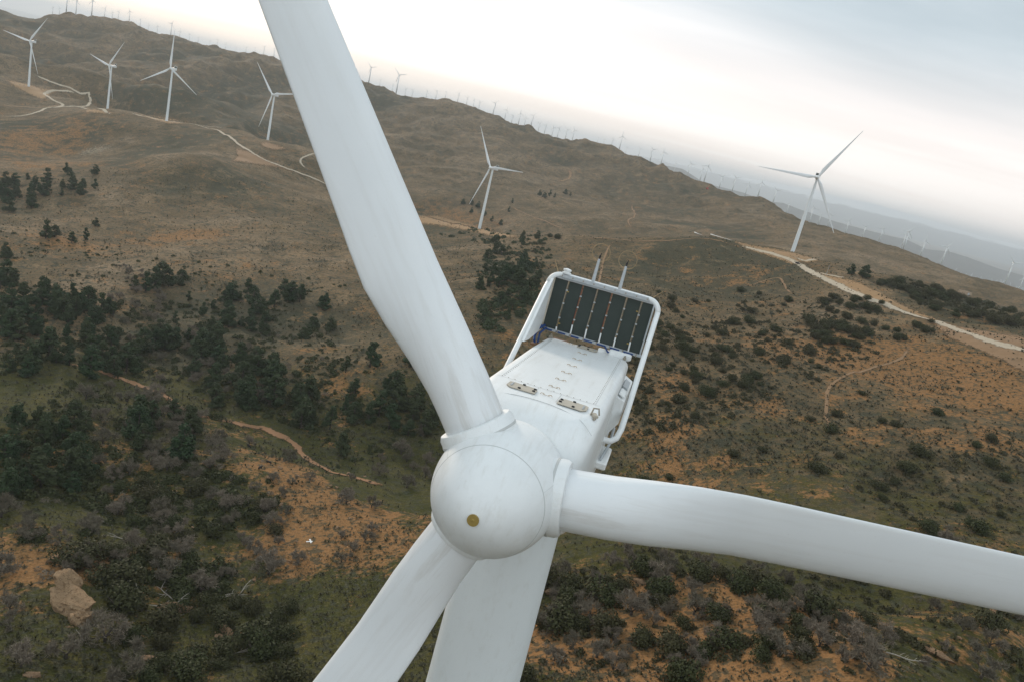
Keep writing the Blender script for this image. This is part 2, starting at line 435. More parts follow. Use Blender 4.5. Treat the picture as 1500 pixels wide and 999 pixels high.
def zrel_of(az, ld):
    shp = az.shape; d = np.exp(ld)
    ldc = np.minimum(ld, math.log(5200.))
    h = base_h(az, ldc).reshape(shp)
    z = h * np.exp(ldc) + Z0
    x, y = d * np.sin(az), d * np.cos(az)
    amp = np.clip((d - 60) / 200, 0, 1)
    cm = calm(x, y)
    far = smooth01((np.log(d) - math.log(500)) / 1.2) * cm
    z = z + amp * (2.3 * fbm(x / 34, y / 34, 4, 3) + .5 * fbm(x / 6, y / 6, 3, 9))
    z = z + far * (5.0 * fbm(x / 170, y / 170, 4, 21) - 1.0)
    vf = smooth01((np.log(d) - math.log(1500)) / .5)
    midf = smooth01((np.log(d) - math.log(330)) / .5) * (1 - vf) * cm
    z = z + midf * 11 * (fold_of(x, y) - .45)
    z = z + vf * 9 * (ridged(x / 120 + 3, y / 120, 3, 58) - .4) + (vf * 40 + far * 1.5) * (crest_of(x, y) - .45) + far * 2.4 * (ridged(x / 95, y / 95, 3, 55) - .5)
    t = smooth01((ld - math.log(3900)) / (math.log(7200) - math.log(3900)))
    pl = PLAIN + 14 * fbm(x / 2600, y / 2600, 4, 77)
    z = np.where(t > 0, z * (1 - t) + pl * t, z)
    return z
az_d = np.arange(-46, 48.01, .125)
az_all = np.radians(np.concatenate([np.arange(-180, -46, 2.0), az_d, np.arange(49, 179.9, 2.0)]))
ld_all = np.log(np.concatenate([np.geomspace(6, 112, 26)[:-1], np.geomspace(112, 3500, 560), np.geomspace(3500, 60000, 74)[1:]]))
NA, NL = len(az_all), len(ld_all)
G_az, G_ld = np.meshgrid(az_all, ld_all, indexing='ij')
G_z = zrel_of(G_az, G_ld)                      # relative to the camera height
G_d = np.exp(G_ld)
# flatten the ground of the turbines a little
GX, GY = G_d * np.sin(G_az), G_d * np.cos(G_az)
for x0, y0, dd, zt0 in TPOS:
    r2_ = (GX - x0) ** 2 + (GY - y0) ** 2; i_ = np.unravel_index(np.argmin(r2_), r2_.shape)
    G_z += (zt0 - G_z[i_]) * np.exp(-r2_ / (2 * (.06 * dd + 20) ** 2))

def h_at(x, y):
    """terrain height (world z) at x, y from the grid"""
    x = np.atleast_1d(np.asarray(x, float)); y = np.atleast_1d(np.asarray(y, float))
    az = np.arctan2(x, y); l = np.log(np.maximum(np.hypot(x, y), 6.01))
    i = np.clip(np.searchsorted(az_all, az) - 1, 0, NA - 2); j = np.clip(np.searchsorted(ld_all, l) - 1, 0, NL - 2)
    u = np.clip((az - az_all[i]) / (az_all[i + 1] - az_all[i]), 0, 1); v = np.clip((l - ld_all[j]) / (ld_all[j + 1] - ld_all[j]), 0, 1)
    z = (G_z[i, j] * (1 - u) + G_z[i + 1, j] * u) * (1 - v) + (G_z[i, j + 1] * (1 - u) + G_z[i + 1, j + 1] * u) * v
    return z + CAM_Z
def hz(x, y): return float(h_at(x, y)[0])

def hit(px, py, dmin=100.0, dmax=30000.0):
    """first ground point on the line of sight through a photo pixel -> (x, y, z) or None"""
    az, s = az_slope(px, py)
    i = int(np.clip(np.searchsorted(az_all, az) - 1, 0, NA - 2)); u = (az - az_all[i]) / (az_all[i + 1] - az_all[i])
    z = G_z[i] * (1 - u) + G_z[i + 1] * u; d = np.exp(ld_all)
    g = z - s * d
    k = np.nonzero((g >= 0) & (d > dmin) & (d < dmax))[0]
    if len(k) == 0: return None
    k = int(k[0])
    if k == 0: return None
    t = g[k - 1] / (g[k - 1] - g[k]) if g[k - 1] < 0 else 1.0
    dd = d[k - 1] + (d[k] - d[k - 1]) * t
    x, y = dd * sin(az), dd * cos(az)
    return np.array([x, y, hz(x, y)])
def hit_soft(px, py, tries=14):
    for k in range(tries):
        p = hit(px, py + k * .7)
        if p is not None and hypot(p[0], p[1]) < 4000: return p
    return None

# zone weights for the ground material
PXg = None
def proj_np(x, y, z):
    P = np.stack([x, y, z], -1); dep = P @ F_; dep = np.where(dep < 1, 1, dep)
    return CX + FOC * (P @ RI) / dep, CY - FOC * (P @ UI) / dep
def blob(x, y, cx, cy, r): return np.exp(-((x - cx) ** 2 + (y - cy) ** 2) / (2 * r * r))
def ground_at(px, py): p = hit(px, py); return p
grass = np.clip(.95 - (G_d - 240) / 330, 0.0, 1.0)
grass = np.where(G_az > radians(4), grass * .75, np.clip(grass * 1.25, 0, 1.1))
soil = .31 + .70 * fbm(GX / 42, GY / 42, 4, 61) * np.clip(1.6 - G_d / 520, .25, 1); pale = np.zeros(G_d.shape)
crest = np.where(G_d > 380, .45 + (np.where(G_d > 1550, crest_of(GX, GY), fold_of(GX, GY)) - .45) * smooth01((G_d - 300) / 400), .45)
def zone(arr, px, py, rad, amt):
    p = hit(px, py)
    if p is None: return
    arr += amt * blob(GX, GY, p[0], p[1], rad)
for q in [(470,770,16,.55),(500,745,14,.45),(440,720,14,.35),(520,800,14,.4),(90,830,9,.5),(30,790,9,.45),(420,690,12,.35),(200,640,12,.25),
          (1110,990,11,1.3),(1060,995,9,.8),(900,880,16,.3),(960,940,14,.45),(820,930,10,.4),(860,960,12,.45),(1040,900,14,.3),(1200,900,12,.4),(1250,950,9,.5),
          (1290,540,40,.25),(1450,560,60,.30),(1400,540,40,.25),(60,240,60,.35),(30,210,50,.35),(100,190,60,.25),(100,360,25,.45),(250,350,30,.35),(290,345,20,.35),(350,385,22,.25),
          (1090,410,22,.25),(1000,400,30,.15),(700,330,45,.4),(640,320,40,.35),(1130,500,30,.15)]: zone(soil, *q)
for q in [(60,578,45,.7),(180,585,25,.4),(270,690,25,.3),(330,770,30,.3)]: zone(grass, *q)
for q in [(60,578,40,-.35),(120,560,30,-.3)]: zone(soil, *q)
for q in [(125,225,22,.5),(150,218,16,.5),(285,362,9,.4),(60,345,14,.4),(20,350,14,.35),(560,260,60,.2),(620,265,60,.25),(720,270,60,.25),(730,200,80,.3),(1020,332,30,.5),(840,325,22,.5),(825,205,40,.3),(920,330,18,.4)]: zone(pale, *q)

V = np.stack([GX, GY, G_z + CAM_Z], -1).reshape(-1, 3)
idx = np.arange(NA * NL).reshape(NA, NL)
idw = np.concatenate([idx, idx[:1]], 0)
Q = np.stack([idw[:-1, :-1], idw[:-1, 1:], idw[1:, 1:], idw[1:, :-1]], -1).reshape(-1, 4)
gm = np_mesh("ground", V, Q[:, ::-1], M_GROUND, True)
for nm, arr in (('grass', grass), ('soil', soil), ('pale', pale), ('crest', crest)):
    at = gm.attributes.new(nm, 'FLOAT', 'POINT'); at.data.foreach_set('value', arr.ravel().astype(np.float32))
# centre disc
cen = [(0, 0, hz(0.1, 6.1))] + [tuple(V[i * NL]) for i in range(NA)]
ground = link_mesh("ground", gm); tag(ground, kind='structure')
mb = MB(); mb.add(cen, [(0, 1 + (i + 1) % NA, 1 + i) for i in range(NA)], 0, True)
tag(mb.build("ground_centre", M_GROUND), kind='structure')

# ------------------------------------------------------------------ far hills and mountains
def range_sheet(name, prof, d0, d1, mat, seed, rough):
    pr = sorted((az_slope(px, py)) for px, py in prof)
    a = np.array([p[0] for p in pr]); s = np.array([p[1] for p in pr])
    azs = np.radians(np.arange(-8, 48, .06)); nd = 26
    top = np.interp(azs, a, s) * d1
    D = np.concatenate([np.linspace(d0, d1, 20), np.linspace(d1, d1 * 1.3, 7)[1:]])
    X = D[None, :] * np.sin(azs)[:, None]; Y = D[None, :] * np.cos(azs)[:, None]
    t = (D - d0) / (d1 - d0)
    prof_t = np.where(t < 1, np.clip(t, 0, 1) ** 1.15, np.clip(1 - (t - 1) * 2.2, 0, 1))
    base = PLAIN - 22
    H = base + (top[:, None] - base) * prof_t[None, :]
    sc = (top[:, None] - base)
    H = H + sc * rough * (fbm(X / (d1 * .05), Y / (d1 * .05), 5, seed) * 1.0) * np.clip(prof_t[None, :] * 1.5, 0, 1)
    H = H + sc * rough * .8 * (ridged(X / (d1 * .035), Y / (d1 * .035), 3, seed + 5) - 1) * prof_t[None, :] * (1 - np.clip(1 - np.abs(t - 1) * 3, 0, 1))[None, :]
    Vv = np.stack([X, Y, H + CAM_Z], -1).reshape(-1, 3)
    ii = np.arange(len(azs) * nd).reshape(len(azs), nd)
    Qq = np.stack([ii[:-1, :-1], ii[:-1, 1:], ii[1:, 1:], ii[1:, :-1]], -1).reshape(-1, 4)
    o = link_mesh(name, np_mesh(name, Vv, Qq[:, ::-1], mat, True)); tag(o, kind='structure'); return H.max()
def hill_mat():
    n = N("far_hill_scrub"); p = n.pos()
    c = n.mix(n.noise(.0035, 6, .65, p), (.055, .056, .046), (.13, .11, .085)); return n.fin(c, .95, .05)
def mount_mat():
    n = N("snowy_mountain"); p = n.pos(); sx = n.n.new('ShaderNodeSeparateXYZ'); n.link(p, sx.inputs[0])
    hgt = n.math('ADD', n.math('MULTIPLY', n.math('SUBTRACT', sx.outputs['Z'], 20.), .0055), n.math('MULTIPLY', n.math('SUBTRACT', n.noise(.0012, 6, .7, p), .5), 2.4))
    c = n.mix(n.noise(.001, 5, .6, p), (.05, .06, .055), (.12, .11, .09))
    c = n.mix(n.ramp(hgt, [(.45, 0), (.8, 1)]), c, (.80, .82, .84)); return n.fin(c, .9, .05)
HILLS = [(850,222),(920,235),(985,246),(1000,249),(1012,256),(1030,268),(1060,275),(1090,284),(1120,296),(1147,299),(1190,314),(1240,330),(1283,341),(1299,345),(1328,352),(1357,366),(1389,370),(1418,378),(1442,386),(1456,391),(1480,398),(1500,404),(1700,470)]
MOUNT = [(850,215),(960,232),(1060,256),(1123,267),(1190,279),(1235,290),(1255,293),(1271,296),(1290,302),(1320,311),(1350,319),(1372,326),(1393,334),(1410,339),(1450,351),(1480,357),(1500,363),(1700,425)]
range_sheet("hills", HILLS, 10500, 14000, hill_mat(), 3, .09)
MT = range_sheet("mountains", MOUNT, 27000, 40000, mount_mat(), 8, .10)

# ------------------------------------------------------------------ roads, pads, wash
def in_poly(x, y, P):
    c = False; j = len(P) - 1
    for i in range(len(P)):
        if (P[i][1] > y) != (P[j][1] > y) and x < (P[j][0] - P[i][0]) * (y - P[i][1]) / (P[j][1] - P[i][1]) + P[i][0]: c = not c
        j = i
    return c
def drape(name, pts, width, mat, lift=.25, world=False, wvar=.15, step=None):
    P = [hit_soft(*p) for p in pts] if not world else [np.array(p) for p in pts]
    P = [p for p in P if p is not None]
    d = np.array([[p[0], p[1]] for p in P])
    # Catmull-Rom resample
    out = []
    dm = np.hypot(d[:, 0], d[:, 1]).mean(); st = step or max(1.0, dm * .0035)
    E_ = np.vstack([2 * d[0] - d[1], d, 2 * d[-1] - d[-2]])
    for i in range(1, len(E_) - 2):
        n = max(2, int(np.hypot(*(E_[i + 1] - E_[i])) / st))
        for k in range(n):
            t = k / n; a, b, c, e = E_[i - 1], E_[i], E_[i + 1], E_[i + 2]
            out.append(.5 * ((2 * b) + (-a + c) * t + (2 * a - 5 * b + 4 * c - e) * t * t + (-a + 3 * b - 3 * c + e) * t ** 3))
    out.append(d[-1]); out = np.array(out)
    tg = np.gradient(out, axis=0); tg /= np.maximum(np.hypot(tg[:, 0], tg[:, 1])[:, None], 1e-6)
    nm = np.stack([-tg[:, 1], tg[:, 0]], 1)
    wl = width * (.5 + wvar * fbm(np.arange(len(out)) * .21, np.zeros(len(out)), 3, len(pts)))
    wr = width * (.5 + wvar * fbm(np.arange(len(out)) * .21, np.ones(len(out)) * 9.5, 3, len(pts) + 4))
    K = max(6, int(width / st) + 1); rows = []; ev = []; wl = wl * 1.25; wr = wr * 1.25
    for k in range(K + 1):
        t = k / K; off = -wl + (wl + wr) * t
        q = out + nm * off[:, None]
        z = h_at(q[:, 0], q[:, 1]) + lift - (.35 * lift + .12 if k in (0, K) else 0)
        rows.append(np.stack([q[:, 0], q[:, 1], z], 1)); ev.append(min(1, 2.6 * min(t, 1 - t)) * np.clip(.18 + np.minimum(np.arange(len(out)), np.arange(len(out))[::-1]) / (.22 * len(out) if name == 'footpath' else 5.), 0, 1))
    Vv = np.stack(rows, 1).reshape(-1, 3); n = len(out)
    ii = np.arange(n * (K + 1)).reshape(n, K + 1)
    Qq = np.stack([ii[:-1, :-1], ii[:-1, 1:], ii[1:, 1:], ii[1:, :-1]], -1).reshape(-1, 4)
    me = np_mesh(name, Vv, Qq, mat, True); edge_attr(me, np.stack(ev, 1).ravel())
    o = link_mesh(name, me); tag(o, kind='structure'); return o
def pad(name, poly, mat, lift=.35, seed=0):
    """graded dirt area: the outline seen in the photograph, laid on the ground as a fine grid"""
    xs = [p[0] for p in poly]; ys = [p[1] for p in poly]; g = 1.5; pts = {}; Vv = []; ev = []
    P = np.array(poly, float); A_ = P; B_ = np.roll(P, -1, 0)
    nx, ny = int((max(xs) - min(xs)) / g) + 7, int((max(ys) - min(ys)) / g) + 7
    for i in range(nx):
        for j in range(ny):
            x, y = min(xs) + (i - 3) * g, min(ys) + (j - 3) * g
            ab = B_ - A_; t = np.clip(((np.array([x, y]) - A_) * ab).sum(1) / np.maximum((ab * ab).sum(1), 1e-6), 0, 1)
            dd = np.min(np.hypot(*(A_ + ab * t[:, None] - np.array([x, y])).T)) * (1 if in_poly(x, y, poly) else -1)
            if dd < -3.2: continue
            p = hit(x, y)
            if p is None: continue
            pts[i, j] = len(Vv); Vv.append((p[0], p[1], p[2] + lift)); ev.append(max(0., min(1.,   .42 + dd / 8.0)))
    Fs = []
    for (i, j) in pts:
        q = [(i, j), (i, j + 1), (i + 1, j + 1), (i + 1, j)]
        if all(k in pts for k in q):
            f = [pts[k] for k in q]; ds = [hypot(Vv[k][0], Vv[k][1]) for k in f]
            if max(ds) / min(ds) < 1.12: Fs.append(f)
    if not Fs: return
    me = np_mesh(name, np.array(Vv), np.array(Fs), mat, True); edge_attr(me, ev)
    return tag(link_mesh(name, me), kind='structure')

drape("road", [(1085,360),(1120,370),(1150,379),(1168,387),(1180,395),(1200,405),(1227,419),(1260,433),(1297,447),(1344,465),(1392,480),(1440,497),(1500,513),(1560,532)], 9.0, M_ROAD, .55)
drape("road", [(1160,376),(1180,383),(1195,381),(1202,382)], 5, M_ROAD, .5)
drape("road", [(1192,398),(1210,403),(1230,407),(1242,409)], 4, M_ROAD, .5)
pad("dirt_pad", [(1075,354),(1110,361),(1165,371),(1190,378),(1202,383),(1185,386),(1172,384),(1160,388),(1130,377),(1095,367)], M_PAD, .35, 3)
pad("dirt_pad", [(1198,401),(1225,406),(1243,411),(1262,416),(1292,431),(1320,447),(1376,471),(1344,465),(1297,447),(1260,433),(1227,419),(1200,405)], M_PAD, .35, 4)
pad("dirt_pad", [(1350,462),(1400,478),(1470,490),(1540,500),(1560,560),(1500,545),(1440,515),(1390,495)], M_TRAIL, .3, 5)
drape("footpath", [(830,352),(860,350),(900,351),(950,354),(1000,351),(1040,351),(1085,362)], 3.4, M_TRAIL, .4)
drape("footpath", [(874,428),(880,402),(884,382),(893,361),(903,352)], 2.6, M_TRAIL, .35)
drape("footpath", [(1070,420),(1100,418),(1125,410),(1142,408),(1150,420),(1160,434)], 2.2, M_TRAIL, .3)
drape("footpath", [(1212,640),(1210,600),(1213,570),(1235,552),(1270,542),(1300,533),(1325,520),(1332,500)], 2.3, M_TRAIL, .3)
drape("road", [(0,171),(30,171),(55,165),(70,159),(92,155),(77,147),(65,139),(75,134),(95,134),(115,139)], 7, M_ROAD, .6)
drape("road", [(70,159),(100,157),(120,157),(131,152),(132,146),(118,138),(90,126),(66,117),(45,107)], 6, M_ROAD, .6)
drape("road", [(100,157),(125,160),(157,166),(165,167)], 7, M_ROAD, .6)
drape("road", [(0,155),(30,157),(60,158),(92,155)], 7, M_PAD, .5)
pad("dirt_pad", [(10,118),(42,124),(60,130),(95,133),(80,137),(62,147),(45,140),(20,127)], M_PAD, .4, 8)
pad("dirt_pad", [(130,160),(157,163),(168,167),(150,168),(120,164)], M_PAD, .4, 9)
drape("road", [(190,166),(215,172),(245,178),(280,182),(315,187),(330,189)], 5, M_ROAD, .6)
pad("dirt_pad", [(200,168),(225,170),(262,177),(282,182),(245,182),(225,176)], M_PAD, .4, 10)
drape("road", [(280,182),(312,190),(335,200),(355,216),(375,228),(400,240),(440,255),(470,267),(495,278),(520,290),(547,303)], 5, M_ROAD, .6)
pad("dirt_pad", [(380,210),(392,209),(415,216),(423,219),(400,221),(385,216)], M_TRAIL, .4, 11)
pad("dirt_pad", [(345,218),(365,222),(395,236),(430,252),(405,246),(370,241),(340,237),(348,229)], M_TRAIL, .4, 12)
drape("road", [(475,226),(450,229),(440,236),(445,245),(455,252)], 4, M_ROAD, .5)
pad("dirt_pad", [(462,221),(490,221),(497,228),(480,230),(464,227)], M_TRAIL, .4, 13)
pad("dirt_pad", [(605,318),(640,316),(672,325),(702,333),(735,341),(760,348),(730,349),(700,342),(655,333),(615,328)], M_PAD, .4, 14)
drape("footpath", [(745,303),(770,314),(800,325),(825,336),(837,341)], 4, M_TRAIL, .6)
drape("footpath", [(832,248),(836,258),(828,264),(815,268)], 9, M_TRAIL, .6)
drape("footpath", [(925,299),(930,315),(920,325),(932,340)], 5, M_TRAIL, .6)
drape("creek_bed", [(98,532),(125,537),(160,548),(182,557),(212,567),(240,579),(255,592),(300,610),(380,626),(405,636),(430,651),(443,666),(458,677),(482,690),(510,697),(560,712)], 4.6, M_WASH, .3, wvar=.35)
#SPLIT
# ------------------------------------------------------------------ the near turbine
PSI, TAU = radians(10.7), radians(4.5)
LX = np.array([cos(PSI), -sin(PSI), 0]); LY = np.array([sin(PSI) * cos(TAU), cos(PSI) * cos(TAU), -sin(TAU)]); LZ = np.cross(LX, LY)
HUB = ray(728, 716) * 23.5 + np.array([0, 0, CAM_Z])
def loc2w(p): return Vector((HUB + LX * p[0] + LY * p[1] + LZ * p[2]).tolist())
NAC = Matrix((LX.tolist(), LY.tolist(), LZ.tolist())).transposed().to_4x4(); NAC.translation = Vector(HUB.tolist())
tw_top = loc2w((0, 6.5, -1.9)); tx, ty = tw_top.x, tw_top.y; tz = hz(tx, ty) - .3
near = empty("wind_turbine", (tx, ty, tz))
tag(near, "huge near wind turbine seen from just above its spinner and white nacelle", "wind turbine")
REL = Matrix.Translation((-tx, -ty, -tz)) @ NAC      # nacelle axes -> turbine axes
def nac_part(o): o.matrix_local = REL; return o

def blade_mesh(name, L, root_r, chord_max, r_max, mat, n=28, base=1.4, pitch=8.0, twist=13.0, chord_tip=.35, pre=0.0, exp=.86):
    """blade along +Z in the rotor plane; Y points downwind; X is the direction across"""
    R = []; M_ = 26
    rs = np.concatenate([[base, base + .8, base + 1.8], np.linspace(base + 3.0, L, n)])
    for r in rs:
        t = (r - base) / (L - base); k = smooth01(np.array((r - base - .8) / max(r_max - base - .8, .1)))
        if r <= r_max: ch = 2 * root_r + (chord_max - 2 * root_r) * k
        else: ch = chord_tip + (chord_max - chord_tip) * (1 - ((r - r_max) / (L - r_max)) ** exp)
        th = 2 * root_r + (.30 * ch - 2 * root_r) * k if r <= r_max else ch * (.30 - .16 * (r - r_max) / (L - r_max))
        a = radians(pitch + twist * (1 - t) ** 2) * k
        ring = []
        for q in range(M_):
            u = 2 * pi * q / M_
            ex, ey = cos(u), sin(u)
            # circle -> aerofoil
            cxx = ex * ch / 2; cyy = ey * th / 2
            af = (.5 + .5 * ex); af_y = ey * th / 2 * (1.15 - .75 * (1 - af) ** 1.6 if ex < .9 else 1.0)
            cyy = cyy * (1 - k) + af_y * k
            cxx = cxx - k * ch * .18
            x = cxx * cos(a) - cyy * sin(a); y = cxx * sin(a) + cyy * cos(a)
            ring.append((x, y - pre * t * t, r))
        R.append(ring)
    tip = [(p[0] * .2 + R[-1][0][0] * .0, p[1] * .3 - pre * .7, L + .35) for p in R[-1]]
    R.append(tip)
    b = MB(); b.rings(R, 0, True, True, True); return b.mesh(name, mat)

def make_near():
    H_base = 6.5
    # tower
    b = MB(); zt = tw_top.z - tz
    prof = [(2.35, 0), (2.33, .6), (2.30, 20), (2.15, 45), (1.95, 66), (1.73, zt - .2), (1.73, zt)]
    b.lathe(prof, 72, 0, 'z')
    for z in (20, 45, 62): b.lathe([(2.31 - .6 * z / 84 + .05, z - .06), (2.31 - .6 * z / 84 + .07, z), (2.31 - .6 * z / 84 + .05, z + .06)], 72, 0, 'z')
    b.lathe([(1.80, zt - .45), (1.86, zt - .3), (1.86, zt + .2)], 72, 0, 'z')
    tw = b.build("tower", [M_TOWER], near)
    b = MB(); b.lathe([(3.6, -.3), (3.6, .28), (3.4, .34)], 40, 0, 'z'); b.build("foundation", [plain("concrete", (.36, .35, .32), .9)], near)
    b = MB(); b.box((0, -2.42, 2.6), (1.0, .18, 2.2), bev=.05); b.box((0, -2.9, 1.3), (1.3, 1.0, .1)); d_ = b.build("door", [M_GALV], near)
    # spinner: ogive with panel seams
    b = MB(); Rr, Lr = 1.9, 2.62
    prof = []
    for i in range(40):
        t = i / 39; y = -Lr + Lr * t
        r = Rr * (1 - (1 - t) ** 2.05) ** .60
        prof.append((r, y))
    seam_t = {12: .006, 24: .006}
    prof += [(1.905, .35), (1.90, .9), (1.86, 1.25), (1.80, 1.32), (1.4, 1.36)]
    b.lathe(prof, 96)
    for i in (21,):     # thin joints between the shell rings
        r, y = prof[i]; r2, y2 = prof[i + 1]
        b.lathe([(r + .002, y), (r + .004, y + .006), ((r + r2) / 2 + .002, (y + y2) / 2 - .012)], 96, 1)
    for k in range(3):    # meridian joints
        a = 2 * pi * (k / 3) + .5; pts = [((r + .004) * cos(a), y, (r + .004) * sin(a)) and Vector(((r + .002) * cos(a), y, (r + .002) * sin(a))) for r, y in prof[21:41]]
        b.tube(pts, .004, 4, 1)
    sp = nac_part(b.build("spinner", [M_WHITE, M_SEAM], near))
    b = MB(); b.lathe([(.165, -Lr - .03), (.165, -Lr + .02), (.15, -Lr + .06)], 32); b.lathe([(.03, -Lr - .045), (.05, -Lr - .02)], 12)
    c = b.build("nose_cap", [M_BRONZE], sp)
    b = MB()
    for k in range(3):
        a = radians(PHASE + 120 * k)
    # nacelle shell: rounded box section swept rearwards
    def sect(y, w, ztop, zbot, rt, rb, n=8):
        P = []
        for cx0, cz0, r, a0 in ((w - rt, ztop - rt, rt, 0), (-w + rt, ztop - rt, rt, 90), (-w + rb, zbot + rb, rb, 180), (w - rb, zbot + rb, rb, 270)):
            for i in range(n + 1):
                a = radians(a0 + 90 * i / n); P.append((.12 + cx0 + r * cos(a), y, cz0 + r * sin(a)))
        return P
    b = MB()
    S = [sect(1.30, 1.55, 1.55, -1.55, 1.5, 1.4), sect(1.55, 1.80, 1.80, -1.70, 1.45, 1.0), sect(2.1, 2.02, 2.02, -1.85, 1.05, .7), sect(2.7, 2.12, 2.16, -1.95, .62, .5), sect(3.3, 2.16, 2.2, -2.0, .46, .45), sect(4.6, 2.18, 2.22, -2.0, .40, .4),
         sect(12.0, 2.18, 2.22, -2.0, .40, .4), sect(15.2, 2.12, 2.20, -1.7, .40, .4), sect(15.75, 2.05, 2.12, -1.6, .40, .4), sect(15.9, 1.9, 1.95, -1.45, .4, .4)]
    b.rings(S, 0, True, True, True)
    zr = 2.222
    def strip(p, q, w=.012, z=zr + .003):
        p, q = Vector((*p, z)), Vector((*q, z)); t = (q - p).normalized(); s_ = Vector((-t.y, t.x, 0)) * w
        b.add([p - s_, q - s_, q + s_, p + s_], [(0, 1, 2, 3)], 1)
    strip((-1.75, 4.62), (1.98, 4.62)); strip((.12 - 1.72, 4.63), (.12 - 1.72, 15.1), .008); strip((.12 + 1.72, 4.63), (.12 + 1.72, 15.1), .008)
    strip((-.20, 3.35), (-.20, 4.6), .008); strip((.62, 3.35), (.62, 4.6), .008)
    for y in np.arange(4.9, 15, .28):
        for sx in (-1.66, 1.66): b.box((.12 + sx, y, zr + .006), (.028, .028, .014), mi=2)
    for x in np.arange(-1.6, 1.9, .24): b.box((x, 4.72, zr + .006), (.028, .028, .014), mi=2)
    # curved joint of the front cowl
    pts = []
    for i in range(25):
        u = -1 + 2 * i / 24; pts.append((.12 + u * 2.0, 2.95 - .75 * u * u, 2.19 - .22 * abs(u) ** 3 + .004 - .34 * max(0, abs(u) - .80) ** 1 * 2.2))
    b.tube(pts, .010, 4, 1)
    for y, w in ((7.6, .02), (11.2, .02)):     # side joints
        for sx in (-1, 1): b.box((.12 + sx * 2.183, y, .1), (.006, .03, 3.4), mi=1)
    na = nac_part(b.build("nacelle", [M_WHITE, M_SEAM, M_BOLT], near))
    # roof hatches, tan and worn
    def hatch(cx0, cy0, w, l, flip):
        h = MB(); z = zr + .03; q = .16
        s = -1 if flip else 1
        out = [(-w/2, -l/2), (w/2 - q, -l/2 - .05), (w/2, -l/2 + .15), (w/2, l/2 - .08), (w/2 - .1, l/2), (-w/2 + q, l/2), (-w/2, l/2 - .2)]
        out = [(cx0 + s * x, cy0 + y) for x, y in out]
        if flip: out = out[::-1]
        n = len(out)
        h.add([(x, y, z - .03) for x, y in out] + [(x, y, z) for x, y in out], [tuple(range(n, 2 * n))] + [(i, (i + 1) % n, n + (i + 1) % n, n + i) for i in range(n)])
        for dx, dy in ((-.42 * w, .2 * l), (-.42 * w, -.2 * l), (0, .42 * l), (.05, -.42 * l)):
            h.box((cx0 + s * dx, cy0 + dy, z + .02), (.10, .07, .05), mi=1, bev=.01)
        h.box((cx0 + s * .36 * w, cy0, z + .012), (.05, l * .6, .02), mi=2)
        h.build("roof_hatch", [M_HATCH, M_DARK, M_GALV], na)
    hatch(-.66, 3.86, 1.02, .74, True); hatch(1.18, 3.62, 1.0, .80, False)
    hatch(.16, 15.0, .98, .66, False)
    for x, y in [(.23, 5.3), (.22, 6.75), (.20, 8.25), (.17, 9.9), (.15, 11.55), (.13, 13.3), (.2, 3.35 + .5), (-.66, 14.9)]:
        e = MB()
        for sx in (-.14, .14):
            e.tube([(x + sx - .07, y + .0, zr), (x + sx - .05, y, zr + .04), (x + sx + .04, y + .02, zr + .045), (x + sx + .07, y + .02, zr)], .011, 6)
        e.box((x, y + .01, zr + .004), (.26, .014, .008)); e.build("lifting_eye", [M_EYE], na)
    e = MB()     # front corner bracket and rear corner lugs
    e.box((1.98, 3.28, 2.20), (.20, .34, .10), Matrix.Rotation(.35, 3, 'Z'), 0, .02); e.tube([(1.86, 3.2, 2.2), (1.9, 3.3, 2.42), (2.06, 3.42, 2.42), (2.12, 3.45, 2.2)], .03, 6, 1); e.box((2.02, 3.02, 2.17), (.1, .12, .12), None, 1, .02)
    e.build("corner_bracket", [M_HATCH, M_BOLT], na)
    for x in (-1.72, 1.96):
        e = MB(); e.box((x, 15.15, 2.25), (.16, .2, .1), None, 0, .02); e.box((x, 15.18, 2.34), (.09, .09, .1), None, 0, .02); e.build("rear_lug", [M_BOLT], na)
    # air ducts on both flanks
    for sx in (-1, 1):
        e = MB(); x0, x1 = .12 + sx * 2.12, .12 + sx * 2.52
        A_ = [(x0, 9.9, 1.55), (x1, 10.2, 1.35), (x1, 10.4, .35), (x0, 9.9, -.25)]
        B_ = [(x0, 14.6, 1.62), (x1, 14.6, 1.42), (x1, 14.6, .2), (x0, 14.6, -.5)]
        if sx < 0: A_, B_ = A_[::-1], B_[::-1]
        e.add(A_ + B_, [(0, 1, 2, 3), (7, 6, 5, 4)] + [((i + 1) % 4, i, 4 + i, 4 + (i + 1) % 4) for i in range(4)])
        e.box((.12 + sx * 2.33, 12.8, 1.56), (.26, 1.7, .06), Matrix.Rotation(sx * .45, 3, 'Y'), 1)
        e.box((.12 + sx * 2.33, 10.9, 1.56), (.28, 1.2, .10), Matrix.Rotation(sx * .45, 3, 'Y'), 0, .03)
        e.build("side_duct", [M_WHITE, M_GALV], na)
    e = MB(); e.box((2.45, 9.2, -.9), (.5, 2.4, .3), None, 0, .05); e.tube([(2.4, 8.2, -.75), (2.55, 10.1, -.5), (2.5, 11.6, -.2)], .06, 8, 1); e.build("side_ledge", [M_WHITE, M_GALV], na)
    e = MB(); e.box((-1.3, 15.95, 2.05), (.8, .5, .12), None, 0, .02); e.box((-2.15, 15.0, 1.75), (.75, .9, .1), None, 0, .02); e.build("cable_tray", [M_RUST], na)
    e = MB(); e.box((1.7, 15.6, 2.28), (1.1, .5, .35), None, 0, .08); e.box((.9, 15.75, 2.2), (.6, .3, .22), None, 0, .05); e.build("rear_cover", [M_WHITE], na)

    # ---- cooler standing across the tail
    yc = 15.75; cz0, cz1 = 2.55, 5.0; xl, xr = -2.42, 2.66
    # white hoop
    b = MB(); hw = 2.72; zt_ = 5.22; rr = .55; xc = .12
